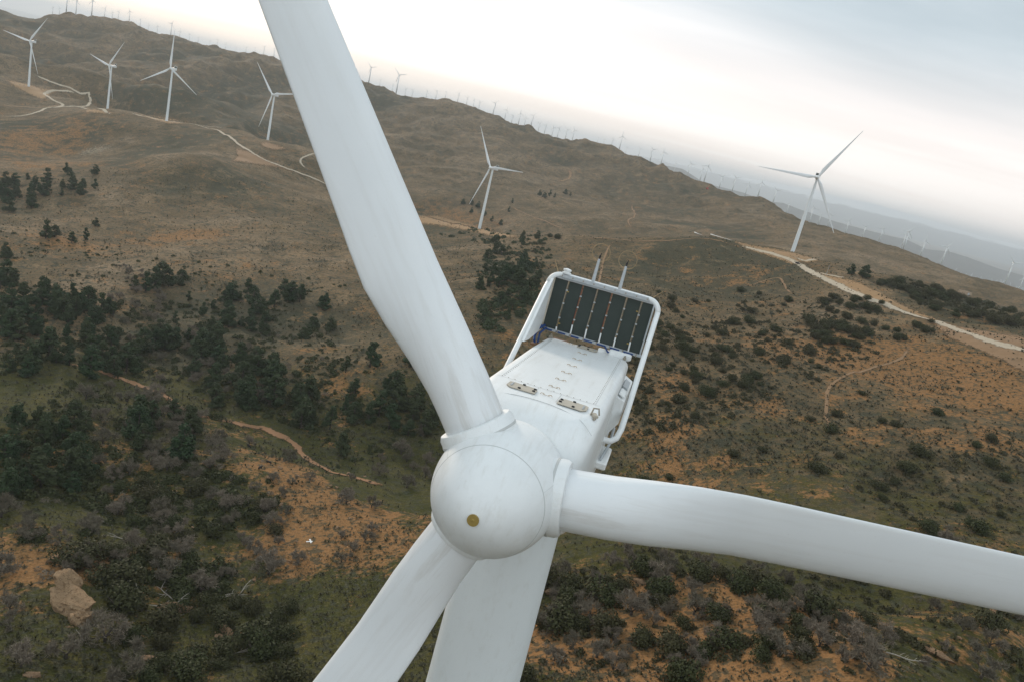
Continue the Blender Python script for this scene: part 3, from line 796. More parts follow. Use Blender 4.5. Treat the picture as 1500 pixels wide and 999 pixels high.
    path = [(xc - 2.1, 8.95, -.1), (xc - 2.45, 8.98, -.08), (xc - 2.64, 9.15, .06), (xc - 2.72, 9.5, .36), (xc - 2.73, 10.2, .86), (xc - 2.73, 12.0, 2.14), (xc - 2.72, 15.1, 4.36)]
    for i in range(9):
        a = pi - (pi / 2) * i / 8; path.append((xc - hw + rr + rr * cos(a), yc - .12 + .12 * i / 8, zt_ - rr + rr * sin(a)))
    path += [(xc - 1, yc, zt_), (xc + 1, yc, zt_)]
    right = [(2 * xc - p[0], p[1], p[2]) for p in path[:-2]][::-1]
    path += right
    b.tube(path, .125, 12)
    cf = nac_part(b.build("cooler_frame", [M_WHITE], near))
    bb = MB()   # grey top beam with bolts
    bb.box((xc, yc - .03, zt_ - .03), (4.3, .34, .20), None, 0, .03)
    for x in np.linspace(-2.0, 2.2, 9): bb.box((x, yc - .21, zt_ - .02), (.06, .03, .06), None, 1)
    bb.build("top_beam", [M_GALV, M_BOLT], cf)
    for sx in (-1, 1):     # tapering side plates inside the hoop
        e = MB(); xo = xc + sx * 2.62; xi = xc + sx * 2.50
        T = [(xo, 11.9, 2.25), (xo, 15.3, 4.75), (xo, 15.6, 4.95), (xo, 15.7, 2.35), (xo, 13.0, 2.2)]
        n = 5; T2 = [(xi, p[1], p[2]) for p in T]
        if sx < 0: T, T2 = T2, T
        e.add(T + T2, [tuple(range(n)), tuple(range(2 * n - 1, n - 1, -1))] + [((i + 1) % n, i, n + i, n + (i + 1) % n) for i in range(n)])
        if sx < 0: e.build("side_plate", [M_WHITE], cf)
        e = MB(); e.box((xc + sx * 2.47, yc + .02, (cz0 + cz1) / 2), (.07, .2, cz1 - cz0 + .1)); e.build("side_post", [M_HATCH if sx < 0 else M_GALV], cf)
    dv_ = [-1.65, -.92, -.20, .52, 1.25, 1.99]
    edges = [xl] + dv_ + [xr]
    for i in range(7):
        e = MB(); e.box(((edges[i] + edges[i + 1]) / 2, yc + .05, (cz0 + cz1) / 2), (edges[i + 1] - edges[i] - .085, .12, cz1 - cz0), None, 0, .015); e.build("radiator", [M_RAD], cf)
    for i, x in enumerate(dv_):
        e = MB()
        e.tube([(x - .02, yc - .03, cz0 + .5), (x, yc - .03, cz1)], .015, 6, 3 if i in (1, 3) else 2)
        e.tube([(x + .02, yc - .05, cz0), (x, yc - .05, cz0 + (.16 if i in (0,) else .46))], .036, 8, 0)
        for z in (cz0 + .62 + .1 * (i % 2), cz0 + 1.35, cz1 - .45 - .1 * (i % 3)): e.box((x + .02, yc - .05, z), (.10, .07, .07), None, 1, .015)
        if i in (0, 5):
            for z in (cz0 + .35, cz1 - .5): e.box((x + (.09 if i == 0 else -.1), yc - .06, z), (.1, .04, .06), None, 4, .01)
        e.build("coolant_pipe", [M_WHITE, M_GALV, M_BOLT, M_RED, M_BRONZE], cf)
    e = MB()    # lower header with blue hoses
    e.box((xc, yc - .05, cz0 - .06), (5.1, .16, .13), None, 0, .02); e.box((xc, yc - .05, cz1 + .06), (5.1, .14, .07), None, 0, .01)
    for k in range(8): e.box((-2.2 + k * .66, yc - .15, cz0 - .06), (.05, .06, .17), None, 1)
    e.build("header_rail", [M_GALV, M_BOLT], cf)
    e = MB()
    for k in range(7): e.box((-2.05 + k * .68, yc - .15, cz0 - .07), (.5, .05, .08), None, 0, .02)
    e.tube([(-2.2, yc - .15, cz0 + .1), (-2.42, yc - .4, cz0 - .1), (-2.5, yc - .6, cz0 - .5), (-2.35, yc - .9, 1.75)], .06, 8)
    e.tube([(-2.35, yc - .15, cz0 + .05), (-2.55, yc - .5, cz0 - .25), (-2.42, yc - .95, 1.9)], .05, 8)
    e.tube([(-2.1, yc - .2, cz0), (-2.3, yc - .5, cz0 - .3), (-2.25, yc - .7, 1.8)], .05, 8)
    e.tube([(.9, yc - .16, cz0 - .1), (1.1, yc - .3, cz0 - .28), (1.5, yc - .3, cz0 - .2), (1.9, yc - .2, cz0 - .12)], .045, 8)
    e.build("blue_hose", [M_BLUE], cf)
    for x in (-.52, .80):   # wind sensors on tapered posts, each inside a thin ring
        e = MB(); e.tube([(x, yc - .02, zt_), (x, yc - .02, zt_ + .15), (x, yc - .02, zt_ + 1.12), (x, yc - .02, zt_ + 1.2)], [.12, .085, .065, .05], 12, 0)
        e.tube([(x, yc, zt_ + 1.18), (x, yc, zt_ + 1.34), (x + .02, yc, zt_ + 1.40), (x + .04, yc, zt_ + 1.5)], [.035, .05, .02, .02], 8, 1)
        e.tube([(x + .43 * cos(a), yc, zt_ + 1.5 + .43 * sin(a)) for a in np.linspace(0, 2 * pi, 40, endpoint=False)], .012, 5, 2, closed=True)
        e.tube([(x, yc, zt_ + 1.08), (x - .30, yc, zt_ + 1.19)], .01, 5, 2); e.tube([(x, yc, zt_ + 1.08), (x + .30, yc, zt_ + 1.19)], .01, 5, 2)
        e.build("wind_sensor", [M_GALV, M_DARK, M_EYE], cf)
    e = MB(); x = -1.86; e.lathe([(.10, 0), (.21, .02), (.22, .10), (.15, .12), (.15, .16), (.20, .18), (.20, .25), (.05, .29)], 20, 0, 'z')
    e.v = [(p[0] + x, p[1] + yc - .02, p[2] + zt_ + .07) for p in e.v]; e.build("beacon_lamp", [M_WHITE], cf)
    for p0, p1 in (((-2.25, yc, zt_ + .03), (-2.62, yc + .1, zt_ + .62)), ((2.35, yc, zt_ + .02), (2.78, yc - .2, zt_ + .52))):
        e = MB(); e.tube([p0, p1], [.022, .012], 6); e.box(p0, (.09, .09, .12), None, 0, .02); e.build("whip_antenna", [M_EYE], cf)
    # blades
    bm = blade_mesh("blade", 56, .92, 2.35, 7.5, M_BLADE, 44, 1.55, 8, 22, .35, 1.2, .8)
    for k in range(3):
        o = link_mesh("blade", bm, near)
        R_ = Matrix.Rotation(radians(PHASE + 120 * k), 4, 'Y')
        o.matrix_local = REL @ Matrix.Translation((0, .35, 0)) @ R_
        e = MB(); e.lathe([(1.16, 1.45), (1.16, 1.9), (1.10, 2.02), (1.02, 2.04)], 48, 0, 'z'); e.lathe([(1.17, 1.62), (1.175, 1.66), (1.17, 1.7)], 48, 1, 'z')
        e.build("blade_collar", [M_WHITE, M_SEAM], o)
PHASE = 83.0
make_near()

# ------------------------------------------------------------------ the six turbines of the next ridge
def mid_turbine(pb, pt, phase, label, yaw=10.7, bl=60.0, grp="white turbines along the ridge of the wind farm"):
    k_ = [t[0] for t in TURB].index(pb); p = np.array([TPOS[k_][0], TPOS[k_][1], hz(TPOS[k_][0], TPOS[k_][1])]); hub_h = 84.0
    root = empty("wind_turbine", p.tolist(), -radians(yaw)); tag(root, label, "wind turbine", grp)
    b = MB(); b.lathe([(2.15, -1), (2.15, 0), (1.9, 25), (1.65, 55), (1.25, hub_h - 1.9)], 24, 0, 'z'); b.build("tower", [M_TOWER], root)
    b = MB(); b.lathe([(3.8, -2), (3.8, .4), (3.3, .55)], 20, 0, 'z'); b.build("foundation", [M_ROAD], root)
    hub = Vector((0, -5.2, hub_h + .4))
    b = MB(); b.box((0, 3.0 - .6, hub_h + .1), (4.0, 13.0, 3.9), None, 0, .5); na = b.build("nacelle", [M_WHITE], root)
    b = MB(); b.box((0, 8.2, hub_h + 3.5), (5.0, .3, 2.4)); b.build("radiator", [M_RAD], na)
    b = MB(); b.tube([(-2.6, 3.5, hub_h + .3), (-2.7, 8.0, hub_h + 4.6), (-2.2, 8.2, hub_h + 5.0), (2.2, 8.2, hub_h + 5.0), (2.7, 8.0, hub_h + 4.6), (2.6, 3.5, hub_h + .3)], .16, 6); b.build("cooler_frame", [M_WHITE], na)
    b = MB(); b.lathe([(.1, -2.6), (.9, -2.3), (1.5, -1.3), (1.9, 0), (1.9, 1.3)], 20); sp = b.build("spinner", [M_WHITE], root); sp.location = hub
    for k in range(3):
        o = link_mesh("blade", MIDBLADE, root); o.location = hub; o.rotation_euler = (0, radians(phase + 120 * k), 0)
    return root
MIDBLADE = blade_mesh("blade", 61, 1.05, 4.0, 10, M_BLADE, 14, 1.2, 6, 14, .5)
mid_turbine((42,128),(46,62), 37, "white wind turbine at the far left beside the looping sand roads")
mid_turbine((157,165),(162,97), 40, "white wind turbine on the crest with bare slope, just right of the looping roads", yaw=28)
mid_turbine((244,178),(250,101), 0, "white wind turbine between the crest pad and the forked road")
mid_turbine((391,213),(400,140), 78, "white wind turbine on a pale pad beside the forked dirt road", yaw=20)
mid_turbine((702,336),(720,247), -36, "white wind turbine on the orange pad above the bushy slope in mid picture", yaw=41)
mid_turbine((1160,372),(1200,260), 27, "large white wind turbine on the ridge pad at right, standing against the sky", yaw=17)

# ------------------------------------------------------------------ small distant turbines
def tiny_mesh(seed):
    r = random.Random(seed); b = MB()
    b.tube([(0, 0, -2), (0, 0, 60)], [2.4, 1.5], 6); b.box((0, .8, 60.6), (3.2, 7, 3.2)); ph = r.uniform(0, 120)
    b.tube([(0, -2.2, 60.6), (0, -4.2, 60.6)], [1.3, .5], 6)
    for k in range(3):
        a = radians(ph + 120 * k); d = Vector((sin(a), 0, cos(a))); c = Vector((0, -3.2, 60.6))
        b.tube([c, c + d * 6, c + d * 26], [.9, 1.25, .35], 4)
    return b.mesh("turbine_body", M_TOWER)
TINY = [tiny_mesh(i) for i in range(8)]
RIDGE = [(77,25,8),(87,25,8),(97,27,18),(111,27,17),(134,31,18),(153,36,10),(164,36,8),(173,40,9),(189,45,12),(205,49,8),(217,52,7),(230,52,9),(250,58,14),(263,60,8),(277,63,8),(290,67,7),(307,70,6),(318,74,7),(330,76,7),(345,80,6),(360,84,7),(373,87,6),(386,90,10),(401,94,10),(417,96,10),(432,101,10),
 (462,110,13),(480,115,11),(500,117,8),(518,120,10),(540,124,21),(556,127,8),(574,133,9),(580,138,26),(593,138,10),(603,143,10),(624,148,10),(638,152,12),(652,155,9),(670,159,12),(683,161,10),(693,162,11),(701,163,11),(722,167,16),(739,172,14),(749,176,11),(759,181,16),(768,183,11),(778,187,14),(788,192,12),(797,193,13),(808,197,13),(816,198,14),(828,204,13),(838,203,15),
 (875,216,7),(884,222,7),(896,227,9),(907,228,19),(916,233,9),(935,237,11),(952,242,17),(968,250,17),(987,257,12),(1007,259,18)]
SLOPE = [(1025,268,17),(1031,267,23),(1053,279,18),(1072,285,20),(1091,291,18),(1110,297,20),(1132,307,18),(1152,317,14),(1185,330,20),(1198,329,14),(1212,333,16),(1238,340,17),(1263,348,15),(1287,357,18),(1320,366,20),(1323,362,24),(1348,378,20),(1378,391,24),(1472,421,28),(1493,420,14)]
def tiny(px, py, h, label, grp, plainp=False, yaw=10):
    p = None
    if plainp:
        az, s = az_slope(px, py)
        if s > -.02: return
        d = min(PLAIN / s, 9500); p = np.array([d * sin(az), d * cos(az), 0]); p[2] = hz(p[0], p[1])
    else: p = hit_soft(px, py - 14, 44)      # up on the crest line itself
    if p is None: return
    d = np.linalg.norm(p - np.array([0, 0, CAM_Z])); H = h * d / FOC
    o = link_mesh("wind_turbine", TINY[rng.randrange(8)]); o.location = p.tolist(); s_ = H / 62.; o.scale = (s_, s_, s_)
    o.rotation_euler = (0, 0, -radians(yaw + rng.uniform(-12, 12))); tag(o, label, "wind turbine", grp)
for px, py, h in RIDGE:
    seg = "above the four left turbines" if px < 440 else "right of the four left turbines" if px < 660 else "behind the mid picture turbine" if px < 850 else "where the far hill slopes down"
    big = "taller" if h >= 15 else "tiny"
    tiny(px, py, h, f"{big} hazy turbine on the skyline ridge {seg}", f"{big} skyline turbines {seg}")
for px, py, h in SLOPE:
    seg = "left of the large ridge turbine" if px < 1180 else "right of the large ridge turbine"
    big = "bigger" if h >= 20 else "small"
    tiny(px, py, h, f"{big} white turbine on the descending hill edge {seg}", f"{big} turbines on the descending hill {seg}")
q = random.Random(5)
for k in range(95):
    x = q.uniform(1255, 1500) if k > 20 else q.uniform(1395, 1500)
    crest = np.interp(x, [1255, 1283, 1333, 1400, 1440, 1500], [349, 358, 374, 404, 413, 431])
    tiny(x, crest - q.uniform(1.5, 15), q.uniform(7, 13), "tiny pale turbine out on the hazy desert plain at right", "turbines on the hazy plain", True)

# ------------------------------------------------------------------ plants
def rand_dir(r):
    while True:
        v = Vector((r.uniform(-1, 1), r.uniform(-1, 1), r.uniform(-1, 1)))
        if .05 < v.length < 1: return v.normalized()
def leaf_cloud(lobes, n, size, seed, tri=False, out=.75, mat=None, name="crown"):
    """n small leaf faces spread through ellipsoid lobes [(centre, radii, weight)]"""
    R = np.random.RandomState(seed); ws = np.array([l[2] for l in lobes], float); ws /= ws.sum()
    pick = R.choice(len(lobes), n, p=ws)
    C = np.array([l[0] for l in lobes])[pick]; RD = np.array([l[1] for l in lobes])[pick]
    D = R.normal(size=(n, 3)); D /= np.linalg.norm(D, axis=1)[:, None]
    rad = out + (1 - out) * R.rand(n) ** .5; rad = np.where(R.rand(n) < .25, R.rand(n) ** .4, rad) * (1 + .10 * R.normal(size=n))
    P = C + D * RD * rad[:, None]
    nrm = D + R.normal(size=(n, 3)) * .55; nrm /= np.linalg.norm(nrm, axis=1)[:, None]
    t = np.cross(nrm, R.normal(size=(n, 3))); t /= np.linalg.norm(t, axis=1)[:, None]; b = np.cross(nrm, t)
    s = size * (.6 + .8 * R.rand(n))[:, None]
    a = s * (.7 + .6 * R.rand(n))[:, None]
    V = np.stack([P - t * s - b * a * .5, P + t * s * .9 - b * a * .6, P + t * s * .5 + b * a, P - t * s * .6 + b * a * .8], 1).reshape(-1, 3)
    return np_mesh(name, V, np.arange(4 * n).reshape(n, 4), mat, False)
def conifer_variant(seed):
    r = random.Random(seed); H = 10.0; kind = seed % 3
    lobes = []; W_c = r.uniform(3.5, 4.6) if kind else r.uniform(2.8, 3.4)
    for i in range(26):
        t = r.random() ** .8; z = .9 + t * 7.9
        env = W_c * (1 - t * .97) ** (.55 if kind == 0 else .40) * (1.0 if t > .12 else .8)
        a = r.uniform(0, 2 * pi); q = env * r.uniform(.35, .8)
        rr = max(.55, env * r.uniform(.3, .5))
        lobes.append(((q * cos(a), q * sin(a), z), (rr, rr, rr * r.uniform(.6, .9)), rr * rr))
    lobes.append(((0, 0, 9.0), (1.1, 1.1, .9), .9))
    crown = leaf_cloud(lobes, 3200, .21, seed, mat=M_CONIFER)
    b = MB(); b.tube([(0, 0, -.8), (.05, 0, 2), (0, .1, 5), (0, 0, 8.5)], [.28, .22, .15, .04], 6)
    for i in range(6):
        a = r.uniform(0, 2 * pi); z = r.uniform(1.6, 5); b.tube([(0, 0, z), (1.1 * cos(a), 1.1 * sin(a), z + .4), (2 * cos(a), 2 * sin(a), z + .9)], [.10, .07, .03], 4)
    return b.mesh("trunk", M_BARK), crown
def bush_variant(seed):
    r = random.Random(seed); lobes = []
    for i in range(9):
        a = r.uniform(0, 2 * pi); q = r.uniform(0, 1.1); rr = r.uniform(.55, 1.0)
        lobes.append(((q * cos(a), q * sin(a), rr * .75 + r.uniform(0, .3)), (rr, rr, rr * .85), rr * rr))
    crown = leaf_cloud(lobes, 1700, .078, seed, mat=M_BUSH)
    b = MB()
    for i in range(5):
        a = r.uniform(0, 2 * pi); b.tube([(0, 0, -.4), (.3 * cos(a), .3 * sin(a), .4), (.8 * cos(a), .8 * sin(a), 1.2)], [.06, .05, .02], 4)
    return b.mesh("trunk", M_BARK), crown
def bare_variant(seed):
    """leafless spreading oak about 6 m high and 8 m across"""
    r = random.Random(seed); b = MB(); ends = []
    def limb(p, d, L, rad, lev):
        pts = [p]; q = p.copy(); dd = d.copy()
        for i in range(3):
            dd = (dd + rand_dir(r) * .28 + Vector((0, 0, .06))).normalized(); q = q + dd * L / 3; pts.append(q.copy())
        b.tube(pts, [rad, rad * .85, rad * .65, rad * .45], 5 if lev < 2 else 3, cap=False)
        if lev >= 3: ends.append((pts[-1], dd)); ends.append((pts[-2], dd)); return
        for k in range(3 if lev < 2 else 3):
            nd = (dd * .6 + rand_dir(r) * .75 + Vector((0, 0, .12))).normalized()
            limb(pts[-1] if k < 2 else pts[2], nd, L * r.uniform(.55, .78), rad * .5, lev + 1)
    n = r.randint(3, 5)
    base = Vector((0, 0, .9)); b.tube([(0, 0, -.6), (0, 0, .3), base], [.34, .28, .24], 7)
    for k in range(n):
        a = 2 * pi * k / n + r.uniform(-.4, .4); limb(base, Vector((cos(a) * .95, sin(a) * .95, .75)).normalized(), r.uniform(1.8, 2.5), .15, 1)
    trunk = b.mesh("trunk", M_BARK)
    # twig sprays
    R = np.random.RandomState(seed); E_ = [e for e in ends for _ in range(max(1, int(1500 / max(len(ends), 1))))]
    P = np.array([e[0][:] for e in E_]); D = np.array([e[1][:] for e in E_]); nn = len(P)
    d2 = D * .5 + R.normal(size=(nn, 3)) * .8 + np.array([0, 0, .25]); d2 /= np.linalg.norm(d2, axis=1)[:, None]
    P = P + R.normal(size=(nn, 3)) * .30
    L = (.45 + .75 * R.rand(nn))[:, None]; sd_ = np.cross(d2, R.normal(size=(nn, 3))); sd_ /= np.linalg.norm(sd_, axis=1)[:, None]
    wd = (.045 + .05 * R.rand(nn))[:, None]
    V = np.stack([P - sd_ * wd, P + sd_ * wd, P + d2 * L + sd_ * wd * .3], 1).reshape(-1, 3)
    return trunk, np_mesh("crown", V, np.arange(3 * nn).reshape(nn, 3), M_TWIG)
CON = [conifer_variant(i) for i in range(9)]; BUS = [bush_variant(50 + i) for i in range(7)]; BAR = [bare_variant(90 + i) for i in range(8)]

occ = []   # (x, y, r) of what stands already
def plant(kind, p, size, label, grp, squash=1.0):
    src, nm, cat = {'con': (CON, "conifer_tree", "tree"), 'bus': (BUS, "round_bush", "bush"), 'bar': (BAR, "bare_oak_tree", "tree")}[kind]
    tk, cr = src[rng.randrange(len(src))]
    ref = {'con': 10.0, 'bus': 2.0, 'bar': 6.0}[kind]; s = size / ref * {'con': 1.28, 'bus': 1.5, 'bar': 1.0}[kind]
    root = empty(nm, (p[0], p[1], p[2] - .05), rng.uniform(0, 6.28)); wq = squash * rng.uniform(.88, 1.15) * (1.18 if kind == 'con' else 1.0); root.scale = (s * wq, s * wq, s)
    tag(root, label, cat, grp)
    link_mesh("trunk", tk, root); link_mesh("crown", cr, root)
    occ.append((p[0], p[1]))
def bald(x, y):      # bare dirt knob, boulder and stony crest keep clear
    return ((x - 1115) / 95) ** 2 + ((y - 996) / 30) ** 2 < 1 or ((x - 112) / 52) ** 2 + ((y - 888) / 50) ** 2 < 1 or ((x - 455) / 40) ** 2 + ((y - 785) / 26) ** 2 < 1
def scatter(kind, poly, n, smin, smax, label, grp, sep=.6, squash=1.0, tries=40):
    xs = [p[0] for p in poly]; ys = [p[1] for p in poly]; done = 0; mine = []
    for t in range(n * tries):
        if done >= n: break
        x, y = rng.uniform(min(xs), max(xs)), rng.uniform(min(ys), max(ys))
        if not in_poly(x, y, poly) or bald(x, y): continue
        p = hit(x, y)
        if p is None or (kind == 'bus' and fbm(np.array([p[0] / 30.]), np.array([p[1] / 30.]), 3, 91)[0] < -.10): continue
        s = smin + (smax - smin) * rng.random() ** 1.3
        rad = {'con': .33, 'bus': .85, 'bar': .62}[kind] * s * sep
        if any((p[0] - a) ** 2 + (p[1] - b_) ** 2 < (rad + c_) ** 2 for a, b_, c_ in mine): continue
        mine.append((p[0], p[1], rad)); small = s < smin + (smax - smin) * .33
        sz = "small" if small else "large"
        plant(kind, p, s, f"{sz} {label}", f"{sz} {grp}", squash); done += 1
CONI, BARE, BUSH = "dark green conifer", "grey leafless oak", "dark round bush"
# forest on the far side of the dry wash
scatter('con', [(0,405),(60,420),(130,440),(175,455),(260,505),(240,540),(150,555),(0,555)], 66, 7, 14, CONI + " in the dense wood at the left edge", "conifers in the dense wood at left", .8)
scatter('con', [(262,445),(330,425),(400,430),(480,440),(485,500),(420,505),(360,492),(300,520),(235,505)], 34, 6, 12.5, CONI + " in the wood across the valley floor", "conifers across the valley floor", .8)
scatter('con', [(240,510),(330,495),(430,570),(470,575),(455,640),(400,600),(300,600)], 30, 8, 14, CONI + " in the wood just above the sandy wash", "conifers above the sandy wash", .8)
scatter('con', [(480,530),(620,520),(640,640),(500,690),(470,600)], 22, 7, 13, CONI + " on the slope left of the spinner", "conifers left of the spinner", 1.0)
scatter('con', [(0,615),(70,605),(130,600),(135,720),(60,735),(0,740)], 22, 6, 10, CONI + " in the clump below the grassy knoll", "conifers below the grassy knoll", .7)
scatter('con', [(190,600),(300,600),(310,670),(200,690)], 9, 7, 13, CONI + " among the bare oaks right of the knoll", "conifers right of the knoll", .9)
scatter('con', [(0,275),(70,268),(72,310),(0,320)], 14, 8, 15, CONI + " in the upper clump at the left edge", "conifers of the upper left clump", .8)
scatter('con', [(70,262),(100,245),(150,250),(148,290),(80,290)], 9, 7, 13, CONI + " scattered below the crest turbines", "conifers below the crest turbines", .9)
scatter('con', [(725,360),(800,355),(790,410),(740,480),(705,470),(700,400)], 30, 6, 11, CONI + " on the bushy slope behind the cooler frame", "conifers behind the cooler frame", .8)
for x, y, h in [(235,418,15),(226,424,14),(247,420,11),(213,427,12),(197,425,9),(265,415,9),(265,419,6),(67,350,13),(80,348,9),(140,332,7),(139,277,9),(120,285,9),(106,278,12),(90,287,7),(40,263,6),(8,378,10),(105,356,8),(125,352,9),(340,440,12),(370,445,11),(425,440,12),(725,372,10),(786,350,8),(765,350,8),(765,398,9)]:
    p = hit(x, y); plant('con', p, h, ("tall" if h > 9 else "low") + " lone dark conifer standing clear of the woods", ("tall" if h > 9 else "low") + " lone conifers") if p is not None else None
# leafless oaks
scatter('bar', [(135,385),(240,405),(265,440),(230,470),(150,440)], 18, 4, 7, BARE + " beside the tall dark conifers", "bare oaks by the tall conifers", .8, 1.2)
scatter('bar', [(150,470),(260,470),(420,540),(440,600),(300,590),(180,545)], 34, 4.5, 8, BARE + " inside the valley wood", "bare oaks inside the valley wood", .8)
scatter('bar', [(90,555),(240,580),(330,620),(330,710),(240,720),(130,690),(140,620)], 27, 5, 9, BARE + " on the grassy knoll by the wash", "bare oaks on the grassy knoll", .75, 1.15)
scatter('bar', [(140,680),(320,690),(400,740),(430,860),(300,880),(120,800)], 27, 4, 9, BARE + " on the shady slope at lower left", "bare oaks on the lower left slope", .9, 1.1)
scatter('bar', [(0,740),(60,740),(190,860),(200,999),(0,999)], 14, 5, 9, BARE + " around the big orange boulder", "bare oaks around the big boulder", .9)
scatter('bar', [(280,660),(420,640),(560,720),(540,820),(420,850),(360,760)], 22, 3.5, 7, BARE + " along the stony orange spur", "bare oaks along the stony spur", 1.0)
scatter('bar', [(500,640),(630,620),(640,720),(560,720)], 10, 4, 8, BARE + " below the spinner by the wash", "bare oaks below the spinner", .9)
scatter('bar', [(820,815),(950,800),(1090,850),(1090,999),(790,999),(800,900)], 38, 3, 7, BARE + " in the orange clearing right of the tower", "bare oaks right of the tower", .8)
scatter('bar', [(1090,840),(1180,860),(1290,960),(1330,999),(1120,960)], 20, 3.5, 7, BARE + " on the rocky spur at lower right", "bare oaks on the lower right spur", .8)
scatter('bar', [(1150,800),(1500,800),(1500,999),(1330,990)], 26, 3, 7, BARE + " in the hollow at lower right", "bare oaks in the lower right hollow", .8)
# evergreen bushes
scatter('bus', [(930,430),(1180,440),(1210,540),(1000,600),(930,610)], 72, 1.8, 4.6, BUSH + " on the brown slope right of the nacelle", "bushes right of the nacelle", 1.0)
scatter('bus', [(1185,455),(1230,430),(1290,440),(1300,490),(1270,510),(1180,500)], 46, 2.5, 5, BUSH + " in the thicket below the ridge road", "bushes in the thicket below the road", .55)
scatter('bus', [(1278,414),(1340,412),(1420,438),(1500,458),(1500,476),(1440,476),(1360,452),(1300,432)], 62, 2.5, 5.5, BUSH + " on the hill beyond the ridge road", "bushes beyond the ridge road", .55)
scatter('bus', [(1290,490),(1370,470),(1380,500),(1330,520)], 12, 2, 4, BUSH + " under the road embankment", "bushes under the road embankment", .7)
scatter('bus', [(30,740),(330,690),(450,800),(420,999),(160,999)], 46, 2.2, 5.5, BUSH + " on the steep lower left slope", "bushes on the lower left slope", .9)
scatter('bus', [(830,830),(1100,850),(1250,930),(1200,999),(780,999)], 32, 2, 4.5, BUSH + " in the clearing right of the tower", "bushes in the clearing right of the tower", 1.0)
scatter('bus', [(950,620),(1200,560),(1500,600),(1500,960),(1330,960),(1100,830),(900,740)], 34, 2, 4.5, BUSH + " across the right hand valley", "bushes across the right hand valley", 1.1)
for x, y, s in [(1085,428,4),(1110,432,3),(965,430,2.5),(1070,475,5),(1095,473,4.5),(815,350,5),(805,348,4),(800,865,5),(823,920,5),(800,915,3),(770,1000,3)]:
    p = hit(x, y); plant('bus', p, s, ("big" if s > 3.5 else "little") + " isolated dark bush", ("big" if s > 3.5 else "little") + " isolated bushes") if p is not None else None
# far small trees on the hill behind
for x, y, h in [(790,287,11),(797,290,10),(805,288,12),(812,290,9),(828,285,10),(835,288,8),(690,300,11),(700,305,12),(678,300,10),(745,311,9),(750,298,8),(1245,402,8),(1263,407,9),(1267,404,8),(720,325,9),(733,330,9),(690,312,9),(710,318,9)]:
    p = hit(x, y); plant('con', p, h, "far small dark tree on the hillside behind the ridge", "far trees behind the ridge") if p is not None else None

# ------------------------------------------------------------------ scrub and grass tufts: uncountable ground cover
def tuft_cloud(name, n, region, smin, smax, mat, seed, zones=None):
    R = np.random.RandomState(seed); az0, az1, d0, d1 = region
    az = np.radians(R.uniform(az0, az1, n)); d = np.exp(R.uniform(math.log(d0), math.log(d1), n))
    x, y = d * np.sin(az), d * np.cos(az)
    keep = (fbm(x / 26, y / 26, 3, seed) + .25 * R.normal(size=n) > -.05)
    x, y, d = x[keep], y[keep], d[keep]; n = len(x); z = h_at(x, y)
    s = (smin + (smax - smin) * R.rand(n) ** 2)[:, None]
    C = np.stack([x, y, z], 1); fan = []
    K = 12
    for k in range(K):
        a = R.uniform(0, 2 * pi, n); tl = R.uniform(.15, .8, n)
        dr = np.stack([np.cos(a) * np.sin(tl * 1.5), np.sin(a) * np.sin(tl * 1.5), np.cos(tl * 1.5)], 1)
        sd_ = np.stack([-np.sin(a), np.cos(a), np.zeros(n)], 1)
        p0 = C + dr * s * .25; tipp = C + dr * s * (.7 + .5 * R.rand(n))[:, None]
        w_ = s * .17
        fan.append(np.stack([p0 - sd_ * w_ * .6, p0 + sd_ * w_ * .6, tipp + sd_ * w_, tipp - sd_ * w_ * .5], 1))
    Vv = np.concatenate(fan, 0).reshape(-1, 3)
    o = link_mesh(name, np_mesh(name, Vv, np.arange(len(Vv)).reshape(-1, 4), mat, False)); tag(o, kind='stuff'); return o
tuft_cloud("scrub", 46000, (-40, 42, 320, 1100), .5, 1.5, M_SCRUB, 4)
tuft_cloud("undergrowth", 42000, (-40, 42, 120, 360), .25, .8, M_SCRUB, 6)
tuft_cloud("low_bushes", 3800, (2, 36, 330, 760), .6, 1.6, M_BUSH, 8)
tuft_cloud("shrubbery", 3500, (-40, 40, 130, 420), .5, 1.4, M_BUSH, 12)

